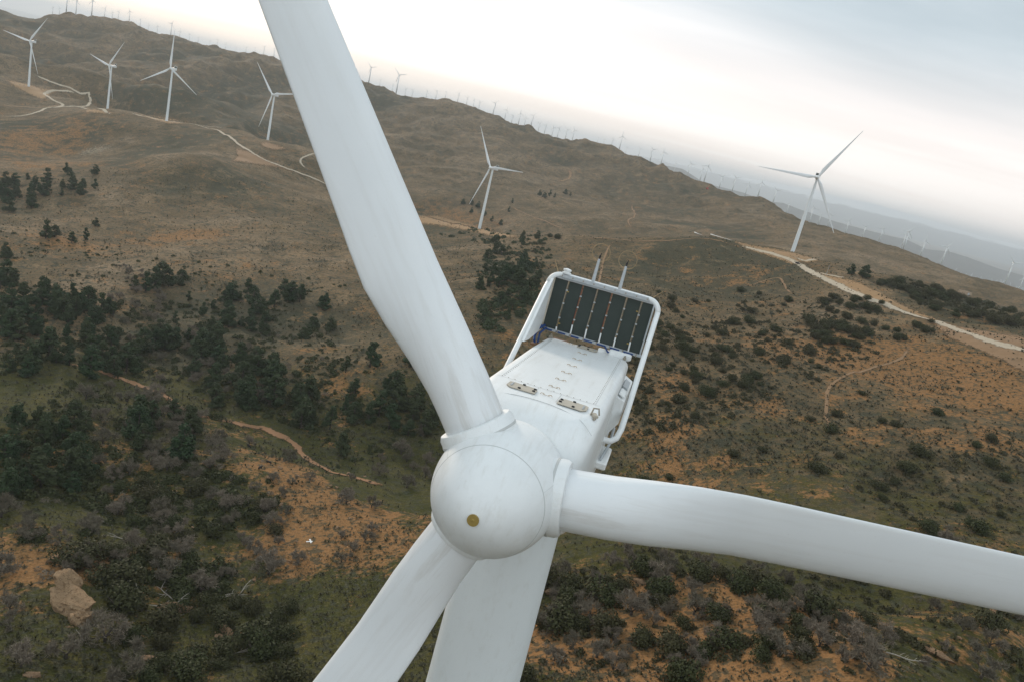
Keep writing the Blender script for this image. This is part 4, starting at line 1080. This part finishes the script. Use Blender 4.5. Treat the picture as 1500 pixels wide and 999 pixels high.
def shrub_mass(name, polys, n, smin, smax, mat, seed, leaves=110, grey=False):
    R = np.random.RandomState(seed); C = []; S = []
    for poly, share in polys:
        xs = [p[0] for p in poly]; ys = [p[1] for p in poly]; k = 0
        for t in range(int(n * share) * 6):
            if k >= n * share: break
            x, y = R.uniform(min(xs), max(xs)), R.uniform(min(ys), max(ys))
            if not in_poly(x, y, poly) or bald(x, y): continue
            p = hit(x, y)
            if p is None or fbm(np.array([p[0] / 22.]), np.array([p[1] / 22.]), 3, seed)[0] < -.12: continue
            C.append(p); S.append(smin + (smax - smin) * R.rand() ** 1.6); k += 1
    C = np.repeat(np.array(C), leaves, 0); S = np.repeat(np.array(S), leaves)[:, None]; m_ = len(C)
    D = R.normal(size=(m_, 3)); D[:, 2] = np.abs(D[:, 2]); D /= np.linalg.norm(D, axis=1)[:, None]
    P = C + D * S * np.array([.62, .62, .55]) * (.55 + .5 * R.rand(m_, 1))
    nrm = D + .6 * R.normal(size=(m_, 3)); nrm /= np.linalg.norm(nrm, axis=1)[:, None]
    t = np.cross(nrm, R.normal(size=(m_, 3))); t /= np.linalg.norm(t, axis=1)[:, None]; b = np.cross(nrm, t)
    w_ = (S * .078 * (.6 + .8 * R.rand(m_, 1))) * (np.array([[1., .35]]) if grey else np.array([[1., 1.]]))
    V = np.stack([P - t * w_[:, :1] - b * w_[:, 1:], P + t * w_[:, :1] - b * w_[:, 1:], P + t * w_[:, :1] * .6 + b * w_[:, 1:], P - t * w_[:, :1] * .7 + b * w_[:, 1:]], 1).reshape(-1, 3)
    o = link_mesh(name, np_mesh(name, V, np.arange(4 * m_).reshape(m_, 4), mat, False)); tag(o, kind='stuff'); return o
VAL = [([(0,405),(130,440),(260,440),(420,440),(500,520),(470,640),(380,610),(250,560),(120,545),(0,550)], .55), ([(100,560),(330,610),(420,700),(330,880),(60,860),(0,740),(0,620)], .45)]
HOLL = [([(800,820),(1000,800),(1180,860),(1300,960),(1260,999),(780,999)], .4), ([(1120,740),(1500,640),(1500,999),(1330,990),(1180,860)], .6)]
FACE = [([(720,360),(800,355),(780,430),(700,480)], .18), ([(920,420),(1180,440),(1300,450),(1290,520),(1050,620),(920,640)], .52), ([(1278,412),(1340,412),(1500,456),(1500,478),(1360,452)], .3)]
shrub_mass("valley_shrubs", VAL, 1500, 1.0, 4.8, M_BUSH, 31)
shrub_mass("grey_valley_shrubs", VAL, 190, 1.2, 4, M_TWIG, 32, 130, True)
shrub_mass("hollow_shrubs", HOLL, 420, .8, 3.0, M_BUSH, 33)
shrub_mass("grey_hollow_shrubs", HOLL, 110, 1.0, 3.0, M_TWIG, 34, 130, True)
shrub_mass("slope_shrubs", FACE, 1150, 1.0, 4.2, M_BUSH, 35)
NOSE = [([(722,362),(800,352),(812,372),(790,430),(745,490),(700,480),(698,400)], .8), ([(640,345),(720,330),(760,340),(800,352),(720,360)], .2)]
shrub_mass("thicket", NOSE, 420, 2.0, 6.0, M_CONIFER, 37)
MIDS = [([(0,330),(300,380),(520,420),(480,440),(250,420),(0,400)], .4), ([(470,470),(640,500),(650,640),(480,690)], .6)]
shrub_mass("mixed_scrub", MIDS, 420, .8, 3.2, M_BUSH, 38)
shrub_mass("grey_slope_shrubs", FACE, 500, 1.0, 3.0, M_SCRUB, 36)

# ------------------------------------------------------------------ rocks
def rock_mesh(seed, flat=.7, ang=.3):
    import bmesh
    bm = bmesh.new(); bmesh.ops.create_icosphere(bm, subdivisions=4, radius=1.0)
    co = np.array([v.co[:] for v in bm.verts]); r = random.Random(seed)
    d = np.zeros(len(co))
    for k in range(15):       # chop with planes for faceted faces
        n_ = np.array(rand_dir(r)[:]); h = r.uniform(.48, .82); pr = co @ n_; over = np.maximum(pr - h, 0); co = co - n_[None, :] * over[:, None] * .9
    nz = fbm(co[:, 0] * 2.2 + seed, co[:, 1] * 2.2 + co[:, 2] * 1.7, 4, seed) * ang + fbm(co[:, 0] * 8 + co[:, 2] * 5, co[:, 1] * 8 - co[:, 2] * 6, 3, seed + 3) * ang * .55 - np.maximum(0, ridged(co[:, 0] * 2.6 + seed, co[:, 1] * 2.6 + co[:, 2] * 2.1, 2, seed + 8) - .75) * .16
    co = co * (1 + nz)[:, None]; co[:, 2] *= flat
    for v, c in zip(bm.verts, co): v.co = c
    me = bpy.data.meshes.new("rock"); bm.to_mesh(me); bm.free(); me.materials.append(M_ROCK)
    me.polygons.foreach_set('use_smooth', [True] * len(me.polygons)); return me
ROCKS = [rock_mesh(i, .5 + .08 * (i % 4)) for i in range(7)]
def rock(px, py, w, label, asp=(1, .6), rz=None, grp=None, tilt=0.0, mesh=None, mat=None, sink=.15, hgt=1.0):
    p = hit(px, py)
    if p is None: return
    d = np.linalg.norm(p - np.array([0, 0, CAM_Z])); s = w * d / FOC / 2
    o = link_mesh("rock", mesh or ROCKS[rng.randrange(len(ROCKS))]); o.location = (p[0], p[1], p[2] + s * .25 * hgt - s * sink)
    o.scale = (s * asp[0], s * asp[1], s * .75 * hgt); o.rotation_euler = (0, tilt, rng.uniform(0, 6.28) if rz is None else rz); tag(o, label, "rock", grp); return o
# the big boulder: one body of several fused lobes
def boulder(px, py, w):
    import bmesh
    p = hit(px, py); d = np.linalg.norm(p - np.array([0, 0, CAM_Z])); s = w * d / FOC
    b = MB(); R_ = Matrix.Rotation(radians(-38), 3, 'Z')
    for (cx0, cy0, cz, sx, sy, sz), mm in zip([(0, 0, .10, .52, .26, .26), (-.33, .04, .16, .26, .20, .20), (.30, -.10, .02, .26, .22, .26), (.42, -.22, -.05, .17, .16, .22), (.12, -.16, -.04, .2, .14, .18)], ROCKS):
        V_ = [R_ @ Vector((cx0 + v.co.x * sx, cy0 + v.co.y * sy, cz + v.co.z * sz * 1.25)) * s for v in mm.vertices]
        b.add(V_, [tuple(f.vertices) for f in mm.polygons], 0, True)
    o = b.build("boulder", [M_PALEROCK]); o.location = p.tolist(); tag(o, "big pale orange boulder with hollows beside the conifer at lower left", "boulder")
boulder(112, 890, 98)
for a in [(45,778,24,"small orange rock outcrop at the left edge above the big boulder",(.8,.7)), (82,820,30,"layered orange rock just above the big boulder",(1.2,.5)), (257,893,42,"long slab of orange rock lying on the steep slope",(1.2,.35),.5),
          (198,921,11,"small squat orange rock left of the little bush",(.9,.8)), (232,914,17,"reddish flat rock below the rock slab",(1,.5)), (208,943,9,"tiny pointed reddish rock below the squat one",(.8,.8)), (218,966,25,"flat oblong orange rock near the bottom of the slope",(1.1,.5),.1),
          (333,928,34,"crooked orange rock with a dead branch beside it",(1.1,.4),-.6), (322,932,16,"short orange stone touching the crooked rock",(.8,.8)), (373,849,8,"little round tan stone beside the dead branches",(.9,.9)), (48,989,25,"pale flat stone at the bottom left",(1.1,.5),.2),
          (885,886,26,"pale orange angular rock in the clearing, with broken stones beside it",(1.1,.5)), (903,887,11,"pale broken stone right of the angular rock",(.9,.7)), (808,868,30,"orange rock beside the tower edge",(1.1,.4)), (964,861,18,"bright orange rock by the bare oak",(1.1,.6)),
          (936,853,24,"flat orange rock at the top of the clearing",(1.2,.5)), (924,878,28,"long low orange rock left of the round bush",(1.3,.4)), (981,957,14,"rounded orange stone low in the clearing",(1,.8)), (1000,965,12,"small orange stone under the leaning bare oak",(1,.7)), (1083,894,12,"pinkish stone in the row right of the clearing",(1,.7)),
          (1377,962,32,"pinkish rock heap in the hollow at lower right",(1.2,.6)), (1463,880,34,"broad pale rock at the right edge",(1.2,.6)), (1404,934,12,"small pinkish rock in the hollow",(1,.8)), (1455,893,22,"flat pale rock just below the broad one",(1.3,.4)), (410,686,12,"yellowish rock on the top of the stony spur",(1,.7)), (395,700,10,"grey yellow stone beside the cattle",(1,.7))]:
    rock(*a)
q2 = random.Random(9)
for k in range(16): rock(1165 + k * 8.4 + q2.uniform(-4, 4), 893 + k * 5.2 + q2.uniform(-4, 4), q2.uniform(7, 15), "orange rock in the broken line down the lower right spur", (1, .7), grp="rocks down the lower right spur")
for k in range(26): rock(q2.uniform(400, 540), q2.uniform(690, 830), q2.uniform(4, 10), "small tan stone strewn on the stony spur", (1, .7), grp="stones strewn on the stony spur")
for k in range(22): rock(q2.uniform(40, 420), q2.uniform(760, 990), q2.uniform(3, 8), "small tan stone strewn on the lower left slope", (1, .7), grp="stones strewn on the lower left slope")

# ------------------------------------------------------------------ dead branches and fallen logs
def branch_mesh(seed):
    r = random.Random(seed); b = MB()
    def go(p, d, L, rad, lev):
        pts = [p]; q_ = p.copy(); dd = d
        for i in range(4):
            dd = (dd + rand_dir(r) * .22); dd.z *= .8; dd.normalize(); q_ = q_ + dd * L / 4; pts.append(q_.copy())
        b.tube(pts, [rad, rad * .9, rad * .75, rad * .6, rad * .3], 5)
        if lev < 2:
            for k in range(3): go(pts[1 + k], (dd * .7 + rand_dir(r) * .8 + Vector((0, 0, .25))).normalized(), L * r.uniform(.35, .55), rad * .55, lev + 1)
    go(Vector((-2, 0, .25)), Vector((1, 0, .08)), 5, .13, 0); return b.mesh("fallen_branch", M_DEADWOOD)
BR = [branch_mesh(i) for i in range(5)]
for px, py, w, lab in [(237,890,40,"dead forked snag above the orange slab"),(200,876,34,"straight dead log below the dark bush"),(333,876,44,"tangle of bleached dead branches right of the slab"),(405,900,24,"thin bleached branch at the edge of the lower slope"),(366,937,34,"bleached branch right of the crooked rock"),(120,938,22,"white dead branch under the big boulder"),(155,768,26,"short fallen log in the middle of the shady slope"),(168,786,30,"long broken log lying across the shady slope"),(192,789,16,"small splintered log right of the long broken log"),(245,870,34,"grey branches up the slope from the snag"),(350,955,30,"spread of dead twigs at the bottom of the slope"),
                       (966,886,34,"pale diagonal log in the clearing right of the tower"),(996,906,18,"dark and white broken log under the pale diagonal log"),(1027,952,16,"white upright splinter of wood by the dark bush"),(1250,935,14,"curved white branch in the lower right hollow"),(1315,962,40,"long grey log lying in the lower right hollow"),(1120,915,26,"dark fallen trunk on the right spur"),(1470,915,16,"pale dead branch near the right edge")]:
    p = hit(px, py)
    if p is None: continue
    d = np.linalg.norm(p - np.array([0, 0, CAM_Z])); s = w * d / FOC / 5.0
    o = link_mesh("fallen_branch", BR[rng.randrange(5)]); o.location = p.tolist(); o.scale = (s, s, s); o.rotation_euler = (0, rng.uniform(-.1, .1), rng.uniform(0, 3.1)); tag(o, lab, "dead branch")

# ------------------------------------------------------------------ small things on the ground
# survey cross
p = hit(455, 793); b = MB(); Rz = Matrix.Rotation(.5, 3, 'Z')
for a in (.5, .5 + pi / 2): b.box((0, 0, .12 if a < 1 else .135), (3.0, .55, .05), Matrix.Rotation(a, 3, 'Z'), 0, .01)
o = b.build("survey_cross", [plain("white_sheet", (.75, .75, .74), .7, .05)]); o.location = p.tolist(); tag(o, "white survey cross lying on the stony spur", "marker")
# cattle
def cow(px, py, rz, lab):
    p = hit(px, py)
    bm_v = [(-1.0, 0, 1.05, .36), (-.45, 0, 1.02, .44), (.1, 0, 1.0, .46), (.6, 0, 1.05, .40), (.85, 0, 1.15, .28), (1.15, 0, 1.22, .19), (1.45, 0, 1.02, .15), (1.62, 0, .9, .10),
            (-.95, .22, .72, .19), (-1.05, .22, .42, .09), (-.98, .22, .03, .08), (-.95, -.22, .72, .19), (-1.02, -.22, .42, .09), (-1.0, -.22, .03, .08),
            (.62, .2, .7, .15), (.66, .2, .4, .085), (.64, .2, .03, .08), (.62, -.2, .7, .15), (.60, -.2, .4, .085), (.62, -.2, .03, .08), (-1.32, 0, 1.05, .05), (-1.40, 0, .55, .04),
            (1.28, .18, 1.2, .05), (1.28, -.18, 1.2, .05)]
    ed = [(0,1),(1,2),(2,3),(3,4),(4,5),(5,6),(6,7),(0,8),(8,9),(9,10),(0,11),(11,12),(12,13),(3,14),(14,15),(15,16),(3,17),(17,18),(18,19),(0,20),(20,21),(5,22),(5,23)]
    me = bpy.data.meshes.new("cow"); me.from_pydata([v[:3] for v in bm_v], ed, [])
    o = link_mesh("cow", me); md = o.modifiers.new("skin", 'SKIN'); 
    for i, v in enumerate(bm_v): me.skin_vertices[0].data[i].radius = (v[3], v[3])
    me.skin_vertices[0].data[1].use_root = True
    o.modifiers.new("sub", 'SUBSURF').render_levels = 1
    dg = bpy.context.evaluated_depsgraph_get(); m2 = bpy.data.meshes.new_from_object(o.evaluated_get(dg)); o.modifiers.clear(); o.data = m2
    m2.materials.clear(); m2.materials.append(M_COW); o.location = p.tolist(); o.rotation_euler = (0, 0, rz); tag(o, lab, "cow")
M_COW = plain("black_cowhide", (.012, .011, .010), .8, .2)
cow(393, 679, 3.0, "black cow standing broadside under the bushes on the spur"); cow(381, 687, 1.3, "black cow seen end on below the yellowish rock"); cow(364, 655, 2.6, "black cow highest on the spur by the bare oak")
# pickup on the pad
def pickup(px, py, rz, mat, lab):
    p = hit(px, py); root = empty("pickup_truck", (p[0], p[1], p[2] + .6), rz); tag(root, lab, "pickup truck")
    b = MB(); b.box((0, 0, .75), (5.4, 1.9, .6), None, 0, .12); b.box((-1.7, .88, 1.2), (2.0, .08, .35)); b.box((-1.7, -.88, 1.2), (2.0, .08, .35)); b.box((-2.65, 0, 1.2), (.08, 1.8, .35)); b.build("body", [mat], root)
    b = MB(); b.add([(-.75, -.85, 1.05), (1.35, -.85, 1.05), (1.35, .85, 1.05), (-.75, .85, 1.05), (-.6, -.7, 1.75), (.65, -.7, 1.75), (.65, .7, 1.75), (-.6, .7, 1.75)], [(3,2,1,0),(4,5,6,7),(0,1,5,4),(1,2,6,5),(2,3,7,6),(3,0,4,7)]); b.build("cab", [M_DARK], root)
    for x in (-1.7, 1.7):
        for y in (-.9, .9):
            b = MB(); b.lathe([(.25, -.12), (.40, -.12), (.40, .12), (.25, .12)], 16); w_ = b.build("wheel", [M_DARK], root); w_.location = (x, y, .40)
pickup(1168, 388, .6, plain("black_car_paint", (.012, .012, .014), .3), "black pickup parked on the pad below the large ridge turbine")
# spare blade on the ground
def lying_blade(pa, pb, lab):
    A_, B_ = hit_soft(*pa), hit_soft(*pb); L = float(np.hypot(*(B_ - A_)[:2])); me = blade_mesh("turbine_blade", L, .9, 3.4, L * .25, M_WHITE, 12, .3, 0, 5, .5)
    o = link_mesh("turbine_blade", me); a = Vector((B_ - A_).tolist()).normalized(); o.rotation_euler = a.to_track_quat('Z', 'Y').to_euler(); o.location = (A_[0], A_[1], A_[2] + 1.6); tag(o, lab, "turbine blade")
lying_blade((1041,345), (1083,358), "long white turbine blade lying on the ridge left of the pad")
lying_blade((1017,342), (1028,346), "short white blade section lying at the bend of the footpath")
lying_blade((573,305), (588,309), "white blade section lying on the brown hillside by the road end")
# pole with a lamp head by the road
p = hit_soft(1210, 404); b = MB(); b.tube([(0, 0, -.5), (0, 0, 9)], [.16, .10], 8); b.box((.3, 0, 9.1), (.9, .3, .2), None, 0, .04); b.lathe([(.4, -.3), (.4, .3)], 10, 0, 'z'); o = b.build("mast_pole", [M_GALV]); o.location = p.tolist(); tag(o, "thin pale mast pole at the road fork right of the large turbine", "pole")
# low tan building beyond the bushes
p = hit_soft(1413, 431); 
if p is not None:
    root = empty("shed", p.tolist(), .4); tag(root, "low tan shed beyond the bushes at the right", "building")
    tanm = plain("tan_wall", (.38, .28, .19), .9, .1); b = MB(); b.box((0, 0, 1.6), (16, 9, 5)); b.build("wall", [tanm], root)
    b = MB(); b.add([(-8.6, -5, 4.1), (8.6, -5, 4.1), (8.6, 5, 4.1), (-8.6, 5, 4.1), (-8.6, 0, 5.6), (8.6, 0, 5.6)], [(0, 1, 5, 4), (2, 3, 4, 5), (0, 4, 3), (1, 2, 5), (3, 2, 1, 0)]); b.build("roof", [M_PAD], root)
    b = MB(); b.box((2, -4.54, 1.4), (3.2, .08, 3.0)); b.build("door", [M_GALV], root)
# red crane on the far ridge
p = hit_soft(1036, 278)
if p is not None:
    root = empty("crane", p.tolist(), .8); tag(root, "small red crane on the far hill edge among the turbines", "crane")
    redm = plain("red_crane_paint", (.45, .06, .05), .5, .1)
    b = MB(); b.box((0, 0, 1.6), (9, 3, 2), None, 0, .2); b.box((-2.5, 0, 3.4), (2.6, 2.6, 2.0), None, 0, .2); b.build("body", [redm], root)
    b = MB(); b.tube([(-1.5, 0, 3.4), (6, 0, 12)], [.6, .4], 6); b.build("boom", [redm], root)
    for x in (-3, 0, 3):
        b = MB(); b.lathe([(.4, -1.7), (.7, -1.7), (.7, 1.7), (.4, 1.7)], 12); w_ = b.build("wheel", [M_DARK], root); w_.location = (x, 0, .6)
HAZE = 5.6e-5
# ------------------------------------------------------------------ light, sky, haze
SUN_AZ, SUN_EL = radians(-30), radians(17)
world = bpy.data.worlds.new("World"); scene.world = world; world.use_nodes = True
wt = world.node_tree; wn, wl = wt.nodes, wt.links; wn.clear()
class W_(N):
    def __init__(s): s.t = wt; s.n = wn; s.l = wl
w = W_()
sky = wn.new('ShaderNodeTexSky'); sky.sky_type = 'NISHITA'; sky.sun_disc = False
sky.sun_elevation = SUN_EL; sky.sun_rotation = SUN_AZ; sky.altitude = 1400; sky.dust_density = 2.0
tc = wn.new('ShaderNodeTexCoord'); sep = wn.new('ShaderNodeSeparateXYZ'); wl.new(tc.outputs['Generated'], sep.inputs[0])
zc = w.math('MAXIMUM', sep.outputs['Z'], 0.02)
# an overcast deck: direction projected on a flat layer of cloud
zz = w.math('ADD', zc, .06)
cx_ = w.math('DIVIDE', sep.outputs['X'], zz); cy_ = w.math('DIVIDE', sep.outputs['Y'], zz)
cmb = wn.new('ShaderNodeCombineXYZ'); wl.new(cx_, cmb.inputs[0]); wl.new(cy_, cmb.inputs[1])
mp = wn.new('ShaderNodeMapping'); mp.inputs['Rotation'].default_value = (0, 0, radians(-8)); mp.inputs['Scale'].default_value = (.30, .62, 1); wl.new(cmb.outputs[0], mp.inputs[0])
n1 = w.noise(1.0, 7, .56, mp.outputs[0], .3)
mp2 = wn.new('ShaderNodeMapping'); mp2.inputs['Location'].default_value = (3.3, 1.7, 0); mp2.inputs['Scale'].default_value = (.10, .34, 1); wl.new(cmb.outputs[0], mp2.inputs[0])
n2 = w.noise(1.0, 5, .5, mp2.outputs[0], .2)
cloud = w.ramp(n1, [(.32, (.375, .44, .475)), (.50, (.48, .54, .57)), (.68, (.66, .70, .715))])
# thin places lit through by the low sun, strongest about the sun's own bearing
el = w.math('ARCSINE', sep.outputs['Z'])
azn = wn.new('ShaderNodeMath'); azn.operation = 'ARCTAN2'; wl.new(sep.outputs['X'], azn.inputs[0]); wl.new(sep.outputs['Y'], azn.inputs[1])
da = w.math('ABSOLUTE', w.math('SUBTRACT', azn.outputs[0], radians(-9)))
els = w.math('MULTIPLY', w.math('ADD', el, w.math('MULTIPLY', w.math('SUBTRACT', n2, .5), .16)), w.math('ADD', .65, w.math('MULTIPLY', w.math('MINIMUM', da, 1.2), 3.4)))
glow_el = w.ramp(w.math('MULTIPLY', els, 1 / radians(40)), [(0.0, 1.0), (.14, 1.0), (.34, .40), (.60, .04), (1.0, 0.0)], 'EASE')
glow_az = w.ramp(w.math('MULTIPLY', da, 1 / radians(90)), [(0.0, 1.0), (.22, 1.0), (.46, .70), (1.0, .25)], 'EASE')
glow = w.math('MULTIPLY', glow_el, glow_az)
thin = w.ramp(n2, [(.34, .30), (.56, 1.0)])
glow = w.math('MULTIPLY', glow, thin)
warm = w.mix(w.ramp(w.math('MULTIPLY', el, 1 / radians(25)), [(.05, 1), (.5, .2)]), (1.08, 1.06, 1.05), (1.04, .97, .93))
c1 = w.mix(glow, cloud, warm)
low = w.ramp(w.math('MULTIPLY', el, 1 / radians(12)), [(0.0, 1), (.35, .75), (1, 0)], 'EASE')
c2 = w.mix(w.math('MULTIPLY', low, .9), c1, (.98, .84, .775))
band = w.ramp(w.math('ADD', w.math('MULTIPLY', el, 1 / radians(9)), w.math('MULTIPLY', w.math('SUBTRACT', n2, .5), 1.4)), [(.05, 0), (.30, 1), (.52, .9), (.72, 0)], 'EASE')
c3 = w.mix(w.math('MULTIPLY', band, w.math('MULTIPLY', glow_az, .85)), c2, (1.04, .97, .93))
rear = w.ramp(w.math('MULTIPLY', w.math('ADD', w.math('MULTIPLY', sep.outputs['Y'], -1.0), 1.0), .5), [(.35, .94), (1.0, 1.65)])  # sky behind the camera brightened, added fill light for the turbine's front faces
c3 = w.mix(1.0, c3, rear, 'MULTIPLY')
nis = w.mix(1.0, sky.outputs[0], (.09, .09, .09), 'MULTIPLY')
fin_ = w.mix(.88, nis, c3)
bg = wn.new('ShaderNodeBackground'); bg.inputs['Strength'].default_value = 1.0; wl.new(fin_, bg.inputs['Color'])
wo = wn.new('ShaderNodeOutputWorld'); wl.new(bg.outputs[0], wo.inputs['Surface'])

sd = bpy.data.lights.new("sun", 'SUN'); sd.energy = 1.5; sd.angle = radians(10); sd.color = (1.0, .86, .72)
so_ = bpy.data.objects.new("sun", sd); COL.objects.link(so_)
dv = Vector((sin(SUN_AZ) * cos(SUN_EL), cos(SUN_AZ) * cos(SUN_EL), sin(SUN_EL)))
so_.rotation_euler = dv.to_track_quat('Z', 'Y').to_euler()

hzm = bpy.data.materials.new("haze_air"); hzm.use_nodes = True
hn = hzm.node_tree.nodes; hl = hzm.node_tree.links; hn.clear()
pv = hn.new('ShaderNodeVolumePrincipled'); pv.inputs['Color'].default_value = (.87, .945, 1.0, 1); pv.inputs['Density'].default_value = HAZE; pv.inputs['Anisotropy'].default_value = .25
ho = hn.new('ShaderNodeOutputMaterial'); hl.new(pv.outputs[0], ho.inputs['Volume'])
mb = MB(); zlo, zhi = CAM_Z + PLAIN - 90, CAM_Z + max(MT, 60) + 20
mb.box((0, 0, (zlo + zhi) / 2), (124000, 124000, zhi - zlo)); haze = mb.build("haze", hzm); tag(haze, kind='stuff'); haze.visible_shadow = True

scene.view_settings.view_transform = 'Standard'; scene.view_settings.look = 'None'; scene.view_settings.gamma = 1.0; scene.view_settings.exposure = 0.56
scene.render.engine = 'CYCLES'
cy = scene.cycles
cy.use_denoising = True
try: cy.denoiser = 'OPENIMAGEDENOISE'
except Exception: pass
cy.max_bounces = 4; cy.diffuse_bounces = 2; cy.glossy_bounces = 2; cy.transmission_bounces = 1; cy.volume_bounces = 0; cy.transparent_max_bounces = 8
cy.volume_max_steps = 64; cy.sample_clamp_indirect = 4
cy.use_adaptive_sampling = False
